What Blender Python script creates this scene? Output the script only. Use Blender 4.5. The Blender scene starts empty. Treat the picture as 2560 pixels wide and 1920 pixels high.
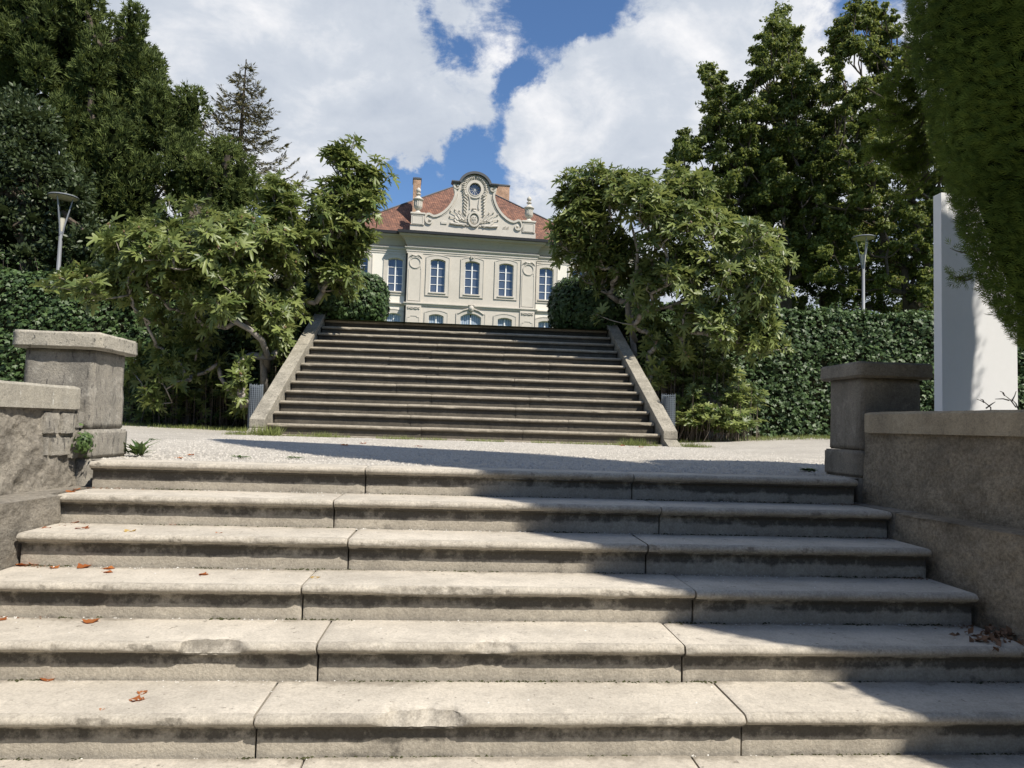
import bpy, bmesh, math, random
import numpy as np
from mathutils import Vector, Matrix, noise as mnoise
random.seed(7); rng = np.random.default_rng(7)
S = bpy.context.scene
COL = S.collection
PI = math.pi

# ------------------------------------------------------------------ camera
F_PX, PITCH, ROLL, YAW, EYE = 1780.0, 0.0584, 0.0294, -0.0754, 0.2651
FWD = np.array([-math.sin(YAW)*math.cos(PITCH), math.cos(YAW)*math.cos(PITCH), math.sin(PITCH)])
_r = np.array([math.cos(YAW), math.sin(YAW), 0]); _u = np.cross(_r, FWD)
RIGHT = math.cos(ROLL)*_r + math.sin(ROLL)*_u
UP = -math.sin(ROLL)*_r + math.cos(ROLL)*_u
cd = bpy.data.cameras.new('camera'); cam = bpy.data.objects.new('camera', cd); COL.objects.link(cam)
cd.sensor_width = 36; cd.lens = F_PX/2560*36; cd.clip_start = 0.05; cd.clip_end = 2000
cam.matrix_world = Matrix(((RIGHT[0], UP[0], -FWD[0], 0), (RIGHT[1], UP[1], -FWD[1], 0),
                           (RIGHT[2], UP[2], -FWD[2], EYE), (0, 0, 0, 1)))
S.camera = cam
K = 2560/2212
def ray(x, y):
    return F_PX*FWD + (x*K-1280)*RIGHT - (y*K-960)*UP
def at(x, y, Y):                       # point of the place at depth Y seen in that direction
    d = ray(x, y); return np.array([d[0]*Y/d[1], Y, d[2]*Y/d[1]+EYE])
def onz(x, y, z):
    d = ray(x, y); t = (z-EYE)/d[2]; return np.array([d[0]*t, d[1]*t, z])

# ------------------------------------------------------------------ world, sun, exposure
SUN_AZ, SUN_EL = math.radians(45), math.radians(50)
TO_SUN = Vector((math.sin(SUN_AZ)*math.cos(SUN_EL), -math.cos(SUN_AZ)*math.cos(SUN_EL), math.sin(SUN_EL)))
w = bpy.data.worlds.new("World"); S.world = w; w.use_nodes = True
nt = w.node_tree; N = nt.nodes; L = nt.links; N.clear()
def nd(t, **k):
    n = N.new(t)
    for a, b in k.items(): setattr(n, a, b)
    return n
def mth(op, a, b=None, c=None, clamp=False):
    n = nd('ShaderNodeMath', operation=op, use_clamp=clamp)
    for i, v in enumerate((a, b, c)):
        if v is None: continue
        if isinstance(v, (int, float)): n.inputs[i].default_value = v
        else: L.new(v, n.inputs[i])
    return n.outputs[0]
sky = nd('ShaderNodeTexSky', sky_type='NISHITA', sun_disc=False)
sky.sun_elevation = SUN_EL; sky.sun_rotation = math.atan2(TO_SUN.x, TO_SUN.y)
sky.altitude = 400; sky.air_density = 1.1; sky.dust_density = 0.5; sky.ozone_density = 2.5
bg1 = nd('ShaderNodeBackground'); bg1.inputs[1].default_value = 0.085
tintn = nd('ShaderNodeMix', data_type='RGBA', blend_type='MULTIPLY'); tintn.inputs[0].default_value = 1
L.new(sky.outputs[0], tintn.inputs[6]); tintn.inputs[7].default_value = (0.80, 0.98, 1.18, 1)
L.new(tintn.outputs[2], bg1.inputs[0])
tc = nd('ShaderNodeTexCoord')
def cloud_noise(scale, detail, off, rough=0.55):
    m = nd('ShaderNodeMapping'); m.inputs[1].default_value = off; m.inputs[3].default_value = (1, 1, 1.6)
    L.new(tc.outputs['Generated'], m.inputs[0])
    n = nd('ShaderNodeTexNoise'); n.inputs['Scale'].default_value = scale
    n.inputs['Detail'].default_value = detail; n.inputs['Roughness'].default_value = rough
    n.inputs['Distortion'].default_value = 0.35
    L.new(m.outputs[0], n.inputs[0]); return n.outputs['Fac']
big = cloud_noise(4.6, 10, (3.1, 1.2, 0.4), 0.62)
fine = cloud_noise(15, 9, (0, 0, 0), 0.68)
shade = cloud_noise(4.2, 7, (8.3, 2.2, 5.4), 0.55)
# openings of blue between the cloud banks: (direction, radius, depth)
gaps = [((0.16, .838, .521), .075, .5), ((.105, .849, .517), .065, .5), ((.036, .856, .516), .05, .35), ((-.032, .876, .481), .042, .5),
        ((.071, .899, .432), .045, .38), ((.085, .885, .46), .04, .3), ((.049, .915, .401), .045, .42), ((.02, .932, .362), .055, .55), ((-.01, .941, .339), .05, .5),
        ((-.077, .943, .323), .05, .5), ((-.064, .951, .301), .055, .5), ((-.10, .948, .295), .06, .5), ((.459, .743, .488), .06, .4),
        ((-.9, -.2, .4), .8, .35), ((.3, -.9, .3), 1.0, .6), ((.9, .1, .4), .6, .2), ((0, 0, 1), .6, .6)]
banks = [((.30, .85, .42), .16, .45), ((-.25, .86, .45), .20, .45), ((-.1, .93, .35), .06, .2), ((.15, .93, .34), .07, .45), ((.01, .955, .30), .035, .3)]
dens = mth('ADD', mth('MULTIPLY', big, 1.4), mth('MULTIPLY', fine, 0.92))
wm = nd('ShaderNodeTexNoise'); wm.inputs['Scale'].default_value = 5.5; wm.inputs['Detail'].default_value = 8; wm.inputs['Roughness'].default_value = .62; L.new(tc.outputs['Generated'], wm.inputs[0])
ws = nd('ShaderNodeVectorMath', operation='SUBTRACT'); L.new(wm.outputs['Color'], ws.inputs[0]); ws.inputs[1].default_value = (.5, .5, .5)
wsc = nd('ShaderNodeVectorMath', operation='SCALE'); L.new(ws.outputs[0], wsc.inputs[0]); wsc.inputs['Scale'].default_value = .28
warp = nd('ShaderNodeVectorMath', operation='ADD'); L.new(tc.outputs['Generated'], warp.inputs[0]); L.new(wsc.outputs[0], warp.inputs[1])
def spot(d, rad):
    d = np.array(d)/np.linalg.norm(d)
    v = nd('ShaderNodeVectorMath', operation='DISTANCE'); L.new(warp.outputs[0], v.inputs[0]); v.inputs[1].default_value = tuple(d)
    mr = nd('ShaderNodeMapRange', interpolation_type='SMOOTHSTEP')
    mr.inputs['From Min'].default_value = rad*1.32; mr.inputs['From Max'].default_value = 0
    L.new(v.outputs['Value'], mr.inputs['Value']); return mr.outputs[0]
for d, rad, dep in gaps: dens = mth('SUBTRACT', dens, mth('MULTIPLY', spot(d, rad), dep))
for d, rad, dep in banks: dens = mth('ADD', dens, mth('MULTIPLY', spot(d, rad), dep))
cov = nd('ShaderNodeMapRange', interpolation_type='SMOOTHSTEP'); cov.inputs['From Min'].default_value = 0.74; cov.inputs['From Max'].default_value = 1.16
L.new(dens, cov.inputs['Value'])
cr = nd('ShaderNodeValToRGB'); e = cr.color_ramp.elements
e[0].position = 0.36; e[0].color = (0.52, 0.58, 0.68, 1); e[1].position = 0.62; e[1].color = (0.98, 0.98, 1.0, 1)
em = cr.color_ramp.elements.new(0.5); em.color = (0.66, 0.71, 0.79, 1)
L.new(mth('ADD', mth('MULTIPLY', shade, 0.8), mth('MULTIPLY', fine, 0.2)), cr.inputs[0])
bg2 = nd('ShaderNodeBackground'); bg2.inputs[1].default_value = 0.70; L.new(cr.outputs[0], bg2.inputs[0])
sep = nd('ShaderNodeSeparateXYZ'); L.new(tc.outputs['Generated'], sep.inputs[0])
hz = nd('ShaderNodeMapRange'); hz.inputs['From Min'].default_value = -0.02; hz.inputs['From Max'].default_value = 0.04; L.new(sep.outputs[2], hz.inputs['Value'])
fac = mth('MULTIPLY', cov.outputs[0], hz.outputs[0])
mx = nd('ShaderNodeMixShader'); L.new(fac, mx.inputs[0]); L.new(bg1.outputs[0], mx.inputs[1]); L.new(bg2.outputs[0], mx.inputs[2])
wo = nd('ShaderNodeOutputWorld'); L.new(mx.outputs[0], wo.inputs[0])
sd = bpy.data.lights.new('sun', 'SUN'); sd.energy = 5.0; sd.angle = math.radians(0.5); sd.color = (1.0, 0.93, 0.82)
so = bpy.data.objects.new('sun', sd); COL.objects.link(so); so.rotation_euler = TO_SUN.to_track_quat('Z', 'Y').to_euler()
S.view_settings.view_transform = 'Standard'; S.view_settings.look = 'None'; S.view_settings.gamma = 1
S.view_settings.use_curve_mapping = False; S.view_settings.exposure = 0.48

# ------------------------------------------------------------------ object helpers
def tag(o, label=None, cat=None, group=None, kind=None):
    if label: o['label'] = label
    if cat: o['category'] = cat
    if group: o['group'] = group
    if kind: o['kind'] = kind
    return o
def thing(name, label, cat, loc=(0, 0, 0), rz=0, group=None):
    o = bpy.data.objects.new(name, None); COL.objects.link(o); o.empty_display_size = .2
    o.location = loc; o.rotation_euler = (0, 0, rz)
    return tag(o, label, cat, group)
def link(name, me, parent=None, loc=None, mat=None):
    o = bpy.data.objects.new(name, me); COL.objects.link(o)
    if parent is not None:
        o.parent = parent
        if loc is None and parent.type == 'EMPTY' and not parent.get('_local'):
            # geometry is given in world coordinates: undo the thing's own placement
            o.matrix_parent_inverse = (Matrix.Translation(parent.location) @ parent.rotation_euler.to_matrix().to_4x4()).inverted()
    if loc is not None: o.location = loc
    if mat: me.materials.append(mat)
    return o
def mesh_np(name, V, Fc, mat=None, tint=None, nper=None, smooth=False, mats=None, midx=None):
    """V (n,3); Fc (m,k) all faces the same size"""
    V = np.asarray(V, dtype=np.float32); Fc = np.asarray(Fc, dtype=np.int32)
    me = bpy.data.meshes.new(name); me.vertices.add(len(V)); me.vertices.foreach_set('co', V.ravel())
    m, k = Fc.shape
    me.loops.add(m*k); me.loops.foreach_set('vertex_index', Fc.ravel())
    me.polygons.add(m); me.polygons.foreach_set('loop_start', np.arange(0, m*k, k, dtype=np.int32))
    me.polygons.foreach_set('loop_total', np.full(m, k, dtype=np.int32))
    if smooth: me.polygons.foreach_set('use_smooth', np.ones(m, dtype=bool))
    if midx is not None: me.polygons.foreach_set('material_index', np.asarray(midx, dtype=np.int32))
    me.update(calc_edges=True)
    if tint is not None:
        a = me.attributes.new('tint', 'FLOAT', 'FACE'); a.data.foreach_set('value', np.asarray(tint, dtype=np.float32))
    if mat: me.materials.append(mat)
    for mm in (mats or []): me.materials.append(mm)
    return me
class MB:
    def __init__(s): s.v = []; s.f = []; s.m = []
    def add(s, vs, fs, mi=0):
        b = len(s.v); s.v += [tuple(map(float, v)) for v in vs]; s.f += [tuple(b+i for i in f) for f in fs]; s.m += [mi]*len(fs); return s
    def box(s, x0, x1, y0, y1, z0, z1, mi=0, bev=0.0):
        if bev <= 0:
            return s.add([(x0,y0,z0),(x1,y0,z0),(x1,y1,z0),(x0,y1,z0),(x0,y0,z1),(x1,y0,z1),(x1,y1,z1),(x0,y1,z1)],
                         [(0,3,2,1),(4,5,6,7),(0,1,5,4),(1,2,6,5),(2,3,7,6),(3,0,4,7)], mi)
        b = bev
        ring = lambda a, z: [(x0+a,y0+a,z),(x1-a,y0+a,z),(x1-a,y1-a,z),(x0+a,y1-a,z)]
        vs = ring(b, z0)+ring(0, z0+b)+ring(0, z1-b)+ring(b, z1)
        fs = [(3,2,1,0),(12,13,14,15)]
        for r in range(3):
            for i in range(4):
                j = (i+1) % 4; fs.append((r*4+i, r*4+j, r*4+4+j, r*4+4+i))
        return s.add(vs, fs, mi)
    def loft(s, rings, mi=0, cap=True, closed=True):
        n = len(rings[0]); vs = [p for r in rings for p in r]; fs = []
        for a in range(len(rings)-1):
            for i in range(n if closed else n-1):
                j = (i+1) % n; fs.append((a*n+i, a*n+j, (a+1)*n+j, (a+1)*n+i))
        if cap and closed: fs += [tuple(reversed(range(n))), tuple((len(rings)-1)*n+i for i in range(n))]
        return s.add(vs, fs, mi)
    def tube(s, pts, rad, n=6, mi=0):
        pts = [Vector(p) for p in pts]; rings = []
        up = Vector((0.13, 0.21, 0.97)).normalized()
        for i, p in enumerate(pts):
            t = (pts[min(i+1, len(pts)-1)]-pts[max(i-1, 0)]).normalized()
            a = t.cross(up)
            if a.length < 1e-3: a = t.cross(Vector((1, 0, 0)))
            a.normalize(); b = t.cross(a)
            r = rad[i] if hasattr(rad, '__len__') else rad
            rings.append([p+(a*math.cos(2*PI*k/n)+b*math.sin(2*PI*k/n))*r for k in range(n)])
        return s.loft(rings, mi)
    def lathe(s, prof, c, n=16, mi=0):
        rings = [[(c[0]+r*math.cos(2*PI*k/n), c[1]+r*math.sin(2*PI*k/n), c[2]+z) for k in range(n)] for r, z in prof]
        return s.loft(rings, mi)
    def band(s, path, wd, y0, y1, closed=False, mi=0):
        """strip of rectangular section laid along a path in the x,z plane, from depth y0 (front) to y1"""
        P = [np.array(p, float) for p in path]; n = len(P); rings = []
        for i in range(n):
            a = P[(i-1) % n] if (closed or i > 0) else P[i]; b = P[(i+1) % n] if (closed or i < n-1) else P[i]
            t = b-a; t /= (np.linalg.norm(t)+1e-9); nn = np.array([-t[1], t[0]])
            ww = wd[i] if hasattr(wd, '__len__') else wd
            A = P[i]-nn*ww/2; B = P[i]+nn*ww/2
            rings.append([(A[0], y0, A[1]), (B[0], y0, B[1]), (B[0], y1, B[1]), (A[0], y1, A[1])])
        if closed: rings.append(rings[0])
        return s.loft(rings, mi, cap=not closed)
    def sweep(s, path, prof, mi=0):
        """path: plan points (x, d) d towards the viewer; prof: (out, z); local y = -d"""
        P = [np.array(p, float) for p in path]; n = len(P); rings = []
        for i in range(n):
            t0 = P[i]-P[i-1] if i else P[1]-P[0]; t1 = P[i+1]-P[i] if i < n-1 else t0
            t0 = t0/np.linalg.norm(t0); t1 = t1/np.linalg.norm(t1)
            n0 = np.array([-t0[1], t0[0]]); n1 = np.array([-t1[1], t1[0]])
            m = n0+n1; m = m/(m@n0)
            rings.append([(P[i][0]+m[0]*o, -(P[i][1]+m[1]*o), z) for o, z in prof])
        return s.loft(rings, mi, cap=True)
    def mesh(s, name, mats, smooth=False, weld=False):
        me = bpy.data.meshes.new(name); me.from_pydata(s.v, [], s.f); me.update()
        me.polygons.foreach_set('material_index', s.m)
        for m in (mats if isinstance(mats, (list, tuple)) else [mats]): me.materials.append(m)
        bm = bmesh.new(); bm.from_mesh(me)
        if weld: bmesh.ops.remove_doubles(bm, verts=bm.verts, dist=1e-5)
        bmesh.ops.recalc_face_normals(bm, faces=bm.faces); bm.to_mesh(me); bm.free()
        if smooth: me.shade_smooth() if hasattr(me, 'shade_smooth') else None
        return me
    def obj(s, name, mats, parent=None, smooth=False, loc=None):
        return link(name, s.mesh(name, mats, smooth), parent, loc)
def fbm(p, sc, o=4):
    return mnoise.fractal(Vector(p)*sc, 0.9, 2.1, o)

# ------------------------------------------------------------------ materials
def mat(name):
    m = bpy.data.materials.new(name); m.use_nodes = True; n = m.node_tree.nodes; n.clear()
    out = n.new('ShaderNodeOutputMaterial'); b = n.new('ShaderNodeBsdfPrincipled'); m.node_tree.links.new(b.outputs[0], out.inputs[0])
    return m, n, m.node_tree.links, b, out
def plain(name, c, rough=.7, metal=0, spec=.5):
    m, n, l, b, o = mat(name); b.inputs['Base Color'].default_value = (*c, 1); b.inputs['Roughness'].default_value = rough
    b.inputs['Metallic'].default_value = metal; b.inputs['Specular IOR Level'].default_value = spec; return m
def stone(name, base, dark, light=None, fine=60, blotch=3.0, amt=.5, bump=.3, rough=.9, spot=None, spot_t=.62, grain=.25, streak=False, stain=None, stain_amt=0.0, bscale=1.0):
    """weathered stone: base colour, patches of darker growth, pale spots, sandy grain"""
    m, n, l, b, o = mat(name)
    tcn = n.new('ShaderNodeNewGeometry')
    src = tcn.outputs['Position']
    def nz(sc, det, off=0, rg=.6, dist=0, vec=None):
        mp = n.new('ShaderNodeMapping'); mp.inputs[1].default_value = (off, off*.7, off*1.3)
        if streak and det < 5: mp.inputs[3].default_value = (1, 1, .25)
        l.new(src, mp.inputs[0])
        t = n.new('ShaderNodeTexNoise'); t.inputs['Scale'].default_value = sc; t.inputs['Detail'].default_value = det
        t.inputs['Roughness'].default_value = rg; t.inputs['Distortion'].default_value = dist; l.new(mp.outputs[0], t.inputs[0]); return t.outputs['Fac']
    def ramp(f, a, bb):
        r = n.new('ShaderNodeMapRange'); r.inputs['From Min'].default_value = a; r.inputs['From Max'].default_value = bb; l.new(f, r.inputs['Value']); return r.outputs[0]
    def mix(f, a, bb, bt='MIX'):
        x = n.new('ShaderNodeMix'); x.data_type = 'RGBA'; x.blend_type = bt
        if isinstance(f, float): x.inputs[0].default_value = f
        else: l.new(f, x.inputs[0])
        for i, v in ((6, a), (7, bb)):
            if isinstance(v, tuple): x.inputs[i].default_value = (*v, 1)
            else: l.new(v, x.inputs[i])
        return x.outputs[2]
    def mul(f, k):
        x = n.new('ShaderNodeMath'); x.operation = 'MULTIPLY'; l.new(f, x.inputs[0]); x.inputs[1].default_value = k; return x.outputs[0]
    c = mix(mul(ramp(nz(blotch, 4, 1.7, .65), .42, .68), amt), base, dark)
    c = mix(mul(ramp(nz(blotch*5.5, 7, 5.1, .75), .50, .66), amt*.8), c, dark)
    c = mix(mul(ramp(nz(blotch*.45, 3, 9.3, .5), .4, .7), amt*.5), c, dark)
    if light: c = mix(mul(ramp(nz(blotch*2.2, 6, 3.3, .7), .54, .72), .6), c, light)
    if spot: c = mix(mul(ramp(nz(blotch*9, 4, 7.7, .6), spot_t, spot_t+.03), .8), c, spot)
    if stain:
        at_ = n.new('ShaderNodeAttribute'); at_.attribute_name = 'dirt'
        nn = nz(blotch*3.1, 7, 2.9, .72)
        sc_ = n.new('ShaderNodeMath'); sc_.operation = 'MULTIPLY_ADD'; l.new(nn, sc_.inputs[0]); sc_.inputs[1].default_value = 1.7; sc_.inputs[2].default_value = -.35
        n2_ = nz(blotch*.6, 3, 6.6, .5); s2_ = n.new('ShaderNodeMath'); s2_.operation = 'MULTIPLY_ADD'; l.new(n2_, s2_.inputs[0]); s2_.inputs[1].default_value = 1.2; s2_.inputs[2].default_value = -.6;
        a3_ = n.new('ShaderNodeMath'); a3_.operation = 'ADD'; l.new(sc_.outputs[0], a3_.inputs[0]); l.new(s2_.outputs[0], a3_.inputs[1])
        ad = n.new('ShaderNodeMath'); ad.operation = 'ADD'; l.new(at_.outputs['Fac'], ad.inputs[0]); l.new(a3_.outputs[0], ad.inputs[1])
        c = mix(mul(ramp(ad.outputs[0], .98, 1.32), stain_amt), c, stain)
    g = nz(fine, 5, 0, .8); gr = ramp(g, .3, .7)
    gx = n.new('ShaderNodeMapRange'); gx.inputs['To Min'].default_value = 1-grain; gx.inputs['To Max'].default_value = 1+grain*.6; l.new(gr, gx.inputs['Value'])
    hsv = n.new('ShaderNodeHueSaturation'); l.new(c, hsv.inputs['Color']); l.new(gx.outputs[0], hsv.inputs['Value'])
    l.new(hsv.outputs[0], b.inputs['Base Color'])
    b.inputs['Roughness'].default_value = rough; b.inputs['Specular IOR Level'].default_value = .25
    bp = n.new('ShaderNodeBump'); bp.inputs['Strength'].default_value = bump; bp.inputs['Distance'].default_value = .01*bscale
    ad = n.new('ShaderNodeMath'); ad.operation = 'ADD'; l.new(nz(fine*.9/bscale, 6, 2.2, .7), ad.inputs[0]); l.new(nz(fine*.22/bscale, 5, 4.4, .6), ad.inputs[1])
    l.new(ad.outputs[0], bp.inputs['Height']); l.new(bp.outputs[0], b.inputs['Normal'])
    return m
def leafmat(name, c0, c1, trans=.28, rough=.5, spec=.4, c2=None):
    m, n, l, b, o = mat(name)
    a = n.new('ShaderNodeAttribute'); a.attribute_name = 'tint'
    r = n.new('ShaderNodeValToRGB'); r.color_ramp.elements[0].color = (*c0, 1); r.color_ramp.elements[1].color = (*c1, 1)
    if c2:
        r.color_ramp.elements[1].position = .93; q = r.color_ramp.elements.new(1.0); q.color = (*c2, 1)
    l.new(a.outputs['Fac'], r.inputs[0]); l.new(r.outputs[0], b.inputs['Base Color'])
    b.inputs['Roughness'].default_value = rough; b.inputs['Specular IOR Level'].default_value = spec
    t = n.new('ShaderNodeBsdfTranslucent'); hs = n.new('ShaderNodeHueSaturation'); hs.inputs['Value'].default_value = 1.5; hs.inputs['Hue'].default_value = .485
    l.new(r.outputs[0], hs.inputs['Color']); l.new(hs.outputs[0], t.inputs[0])
    x = n.new('ShaderNodeMixShader'); x.inputs[0].default_value = trans; l.new(b.outputs[0], x.inputs[1]); l.new(t.outputs[0], x.inputs[2]); l.new(x.outputs[0], o.inputs[0])
    return m
M = {}
M['tread'] = stone('pale_tread_stone', (.52, .475, .405), (.29, .265, .225), (.58, .53, .45), fine=90, blotch=3.2, amt=.5, bump=.35, spot=(.2, .18, .15), spot_t=.655, grain=.26, stain=(.16, .14, .11), stain_amt=.6)
M['riser'] = stone('weathered_riser_stone', (.43, .39, .325), (.20, .18, .15), (.50, .455, .38), fine=90, blotch=4, amt=.45, bump=.4, grain=.3, streak=True, stain=(.085, .077, .066), stain_amt=.9)  # real staining, deepened so the colour also paints the nosing's shadow
M['nose'] = stone('rounded_nosing_stone', (.46, .42, .355), (.22, .20, .17), (.54, .50, .43), fine=90, blotch=6, amt=.55, bump=.45, grain=.35, stain=(.15, .135, .11), stain_amt=.75)
M['core'] = plain('dark_joint_soil', (.045, .04, .033), 1)
M['utread'] = stone('brown_step_stone', (.20, .172, .13), (.08, .072, .06), (.28, .255, .21), fine=50, blotch=3, amt=.6, bump=.4, grain=.3)
M['unose'] = stone('worn_step_edge_stone', (.35, .31, .245), (.17, .15, .118), (.43, .385, .31), fine=50, blotch=4, amt=.5, bump=.4, grain=.35)
M['uriser'] = stone('dark_riser_stone', (.12, .105, .082), (.05, .044, .036), (.165, .145, .115), fine=50, blotch=3, amt=.6, bump=.4, grain=.3)
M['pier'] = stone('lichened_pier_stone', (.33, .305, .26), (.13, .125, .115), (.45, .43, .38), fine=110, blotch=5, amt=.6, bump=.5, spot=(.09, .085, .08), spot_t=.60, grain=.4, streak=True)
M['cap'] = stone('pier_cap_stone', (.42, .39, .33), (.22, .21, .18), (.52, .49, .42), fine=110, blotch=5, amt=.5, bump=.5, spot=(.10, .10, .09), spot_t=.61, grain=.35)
M['render'] = stone('rough_wall_render', (.27, .245, .205), (.115, .105, .09), (.36, .33, .28), fine=60, blotch=4, amt=.6, bump=.9, grain=.45, bscale=1.6)
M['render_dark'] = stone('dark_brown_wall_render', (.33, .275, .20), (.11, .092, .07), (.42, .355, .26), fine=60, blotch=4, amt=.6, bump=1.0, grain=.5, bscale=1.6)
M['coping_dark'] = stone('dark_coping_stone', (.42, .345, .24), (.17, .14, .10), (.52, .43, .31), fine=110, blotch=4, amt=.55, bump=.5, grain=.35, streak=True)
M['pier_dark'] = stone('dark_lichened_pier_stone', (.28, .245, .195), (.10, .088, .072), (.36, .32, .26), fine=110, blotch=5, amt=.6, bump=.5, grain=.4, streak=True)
M['coping'] = stone('coping_stone', (.37, .345, .29), (.17, .16, .14), (.48, .46, .41), fine=110, blotch=4, amt=.55, bump=.5, spot=(.55, .54, .50), spot_t=.64, grain=.35, streak=True)
M['para'] = stone('parapet_stone', (.36, .33, .27), (.14, .13, .105), (.45, .42, .35), fine=40, blotch=4, amt=.6, bump=.5, spot=(.11, .10, .08), spot_t=.60, grain=.4)
M['gravel'] = stone('pale_gravel_ground', (.45, .42, .37), (.27, .25, .22), (.52, .49, .44), fine=70, blotch=1.2, amt=.35, bump=1.0, grain=.55)
M['pebble'] = stone('pale_gravel_stones', (.54, .51, .46), (.26, .24, .21), (.62, .59, .54), fine=200, blotch=25, amt=.7, bump=.1, grain=.2)
M['soil'] = stone('garden_soil', (.10, .085, .06), (.04, .035, .025), fine=20, blotch=2, bump=.8, grain=.4)
M['lawn'] = stone('lawn_ground', (.07, .10, .03), (.04, .06, .02), fine=20, blotch=1, bump=.8, grain=.4)
M['facade'] = stone('warm_ashlar_facade', (.54, .495, .43), (.43, .395, .34), (.60, .555, .485), fine=8, blotch=.5, amt=.35, bump=.15, grain=.06, rough=.85)
M['trim'] = stone('dressed_stone_trim', (.52, .48, .42), (.39, .36, .315), (.59, .55, .485), fine=8, blotch=.6, amt=.35, bump=.15, grain=.07, rough=.85)
M['plaster'] = stone('cream_wing_plaster', (.72, .68, .60), (.62, .585, .51), fine=8, blotch=.4, amt=.3, bump=.1, grain=.04, rough=.85)
M['cornice'] = stone('grey_cornice_stone', (.42, .37, .30), (.32, .28, .23), fine=8, blotch=.5, amt=.4, bump=.15, grain=.06, rough=.85)
M['lead'] = plain('dark_lead', (.06, .062, .066), .6)
M['gutter'] = plain('dark_gutter', (.018, .018, .02), .5)
M['whitewood'] = plain('white_window_paint', (.72, .72, .70), .5)
m, n, l, b, o = mat('window_glass'); M['glass'] = m
b.inputs['Base Color'].default_value = (.075, .095, .135, 1); b.inputs['Metallic'].default_value = .3; b.inputs['Roughness'].default_value = .08; b.inputs['Specular IOR Level'].default_value = .8
m, n, l, b, o = mat('lower_window_glass'); M['glass2'] = m
wv = n.new('ShaderNodeTexWave'); wv.inputs['Scale'].default_value = 1.8; wv.inputs['Distortion'].default_value = 2.5; wv.inputs['Detail'].default_value = 2
tcx = n.new('ShaderNodeTexCoord'); l.new(tcx.outputs['Object'], wv.inputs[0])
cr2 = n.new('ShaderNodeValToRGB'); cr2.color_ramp.elements[0].color = (.15, .21, .30, 1); cr2.color_ramp.elements[1].color = (.40, .45, .50, 1)
l.new(wv.outputs['Fac'], cr2.inputs[0]); l.new(cr2.outputs[0], b.inputs['Base Color']); b.inputs['Roughness'].default_value = .15
# roof tiles, chimney bricks: fine courses seen from sixty metres
def tiles(name, c1, c2, mort, sx, sz, rough=.8, bump=.5, obj=True):
    m, n, l, b, o = mat(name)
    tcn = n.new('ShaderNodeTexCoord'); mp = n.new('ShaderNodeMapping'); l.new(tcn.outputs['Object'], mp.inputs[0])
    sx_ = n.new('ShaderNodeSeparateXYZ'); l.new(mp.outputs[0], sx_.inputs[0])
    ad = n.new('ShaderNodeMath'); ad.operation = 'ADD'; l.new(sx_.outputs[0], ad.inputs[0]); l.new(sx_.outputs[1], ad.inputs[1])
    cb = n.new('ShaderNodeCombineXYZ'); l.new(ad.outputs[0], cb.inputs[0]); l.new(sx_.outputs[2], cb.inputs[1])
    br = n.new('ShaderNodeTexBrick'); br.inputs['Scale'].default_value = 1; br.inputs['Brick Width'].default_value = sx; br.inputs['Row Height'].default_value = sz
    br.inputs['Mortar Size'].default_value = .018; br.inputs['Color1'].default_value = (*c1, 1); br.inputs['Color2'].default_value = (*c2, 1); br.inputs['Mortar'].default_value = (*mort, 1)
    br.inputs['Bias'].default_value = .1
    l.new(cb.outputs[0], br.inputs[0])
    nz = n.new('ShaderNodeTexNoise'); nz.inputs['Scale'].default_value = 1.6; nz.inputs['Detail'].default_value = 8; nz.inputs['Roughness'].default_value = .75; l.new(tcn.outputs['Object'], nz.inputs[0])
    mr = n.new('ShaderNodeMapRange'); mr.inputs['From Min'].default_value = .35; mr.inputs['From Max'].default_value = .65; mr.inputs['To Min'].default_value = .55; mr.inputs['To Max'].default_value = 1.25; l.new(nz.outputs['Fac'], mr.inputs['Value'])
    hs = n.new('ShaderNodeHueSaturation'); l.new(br.outputs['Color'], hs.inputs['Color']); l.new(mr.outputs[0], hs.inputs['Value']); l.new(hs.outputs[0], b.inputs['Base Color'])
    bp = n.new('ShaderNodeBump'); bp.inputs['Strength'].default_value = bump; bp.inputs['Distance'].default_value = .03; l.new(br.outputs['Fac'], bp.inputs['Height']); bp.invert = True; l.new(bp.outputs[0], b.inputs['Normal'])
    b.inputs['Roughness'].default_value = rough; return m
M['roof'] = tiles('red_clay_tiles', (.29, .135, .08), (.15, .072, .048), (.07, .03, .025), .22, .17, bump=.9)
M['brick'] = tiles('orange_chimney_brick', (.50, .26, .13), (.38, .19, .10), (.42, .34, .26), .26, .09)
M['metal'] = plain('grey_lamp_paint', (.20, .21, .225), .45, .3)
M['lampin'] = plain('pale_lamp_underside', (.50, .47, .38), .5)
M['white'] = stone('white_pylon_paint', (.74, .745, .75), (.68, .685, .69), fine=30, blotch=1, amt=.4, bump=.03, grain=.02, rough=.5)
M['wire'] = plain('grey_plastic_mesh', (.22, .25, .28), .5, .2)
M['box'] = plain('grey_concrete_box', (.33, .32, .29), .9)
M['bark'] = stone('grey_fig_bark', (.34, .31, .27), (.15, .135, .115), fine=60, blotch=8, amt=.6, bump=.5, grain=.3)
M['bark2'] = stone('brown_tree_bark', (.10, .08, .06), (.045, .038, .03), fine=30, blotch=6, amt=.6, bump=.8, grain=.4)
M['dead'] = plain('dry_twig_bark', (.13, .105, .08), .9)
M['yew'] = leafmat('yew_needles', (.042, .064, .017), (.145, .185, .048), .25, .7, .25)
M['shrub'] = leafmat('dark_laurel_leaves', (.022, .036, .014), (.085, .115, .045), .2, .45, .4)
M['spruce'] = leafmat('spruce_needles', (.06, .062, .028), (.16, .145, .065), .15, .8, .2, (.16, .12, .07))
M['oak'] = leafmat('oak_leaves', (.040, .070, .014), (.20, .24, .06), .40, .5, .35, (.16, .14, .03))
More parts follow.
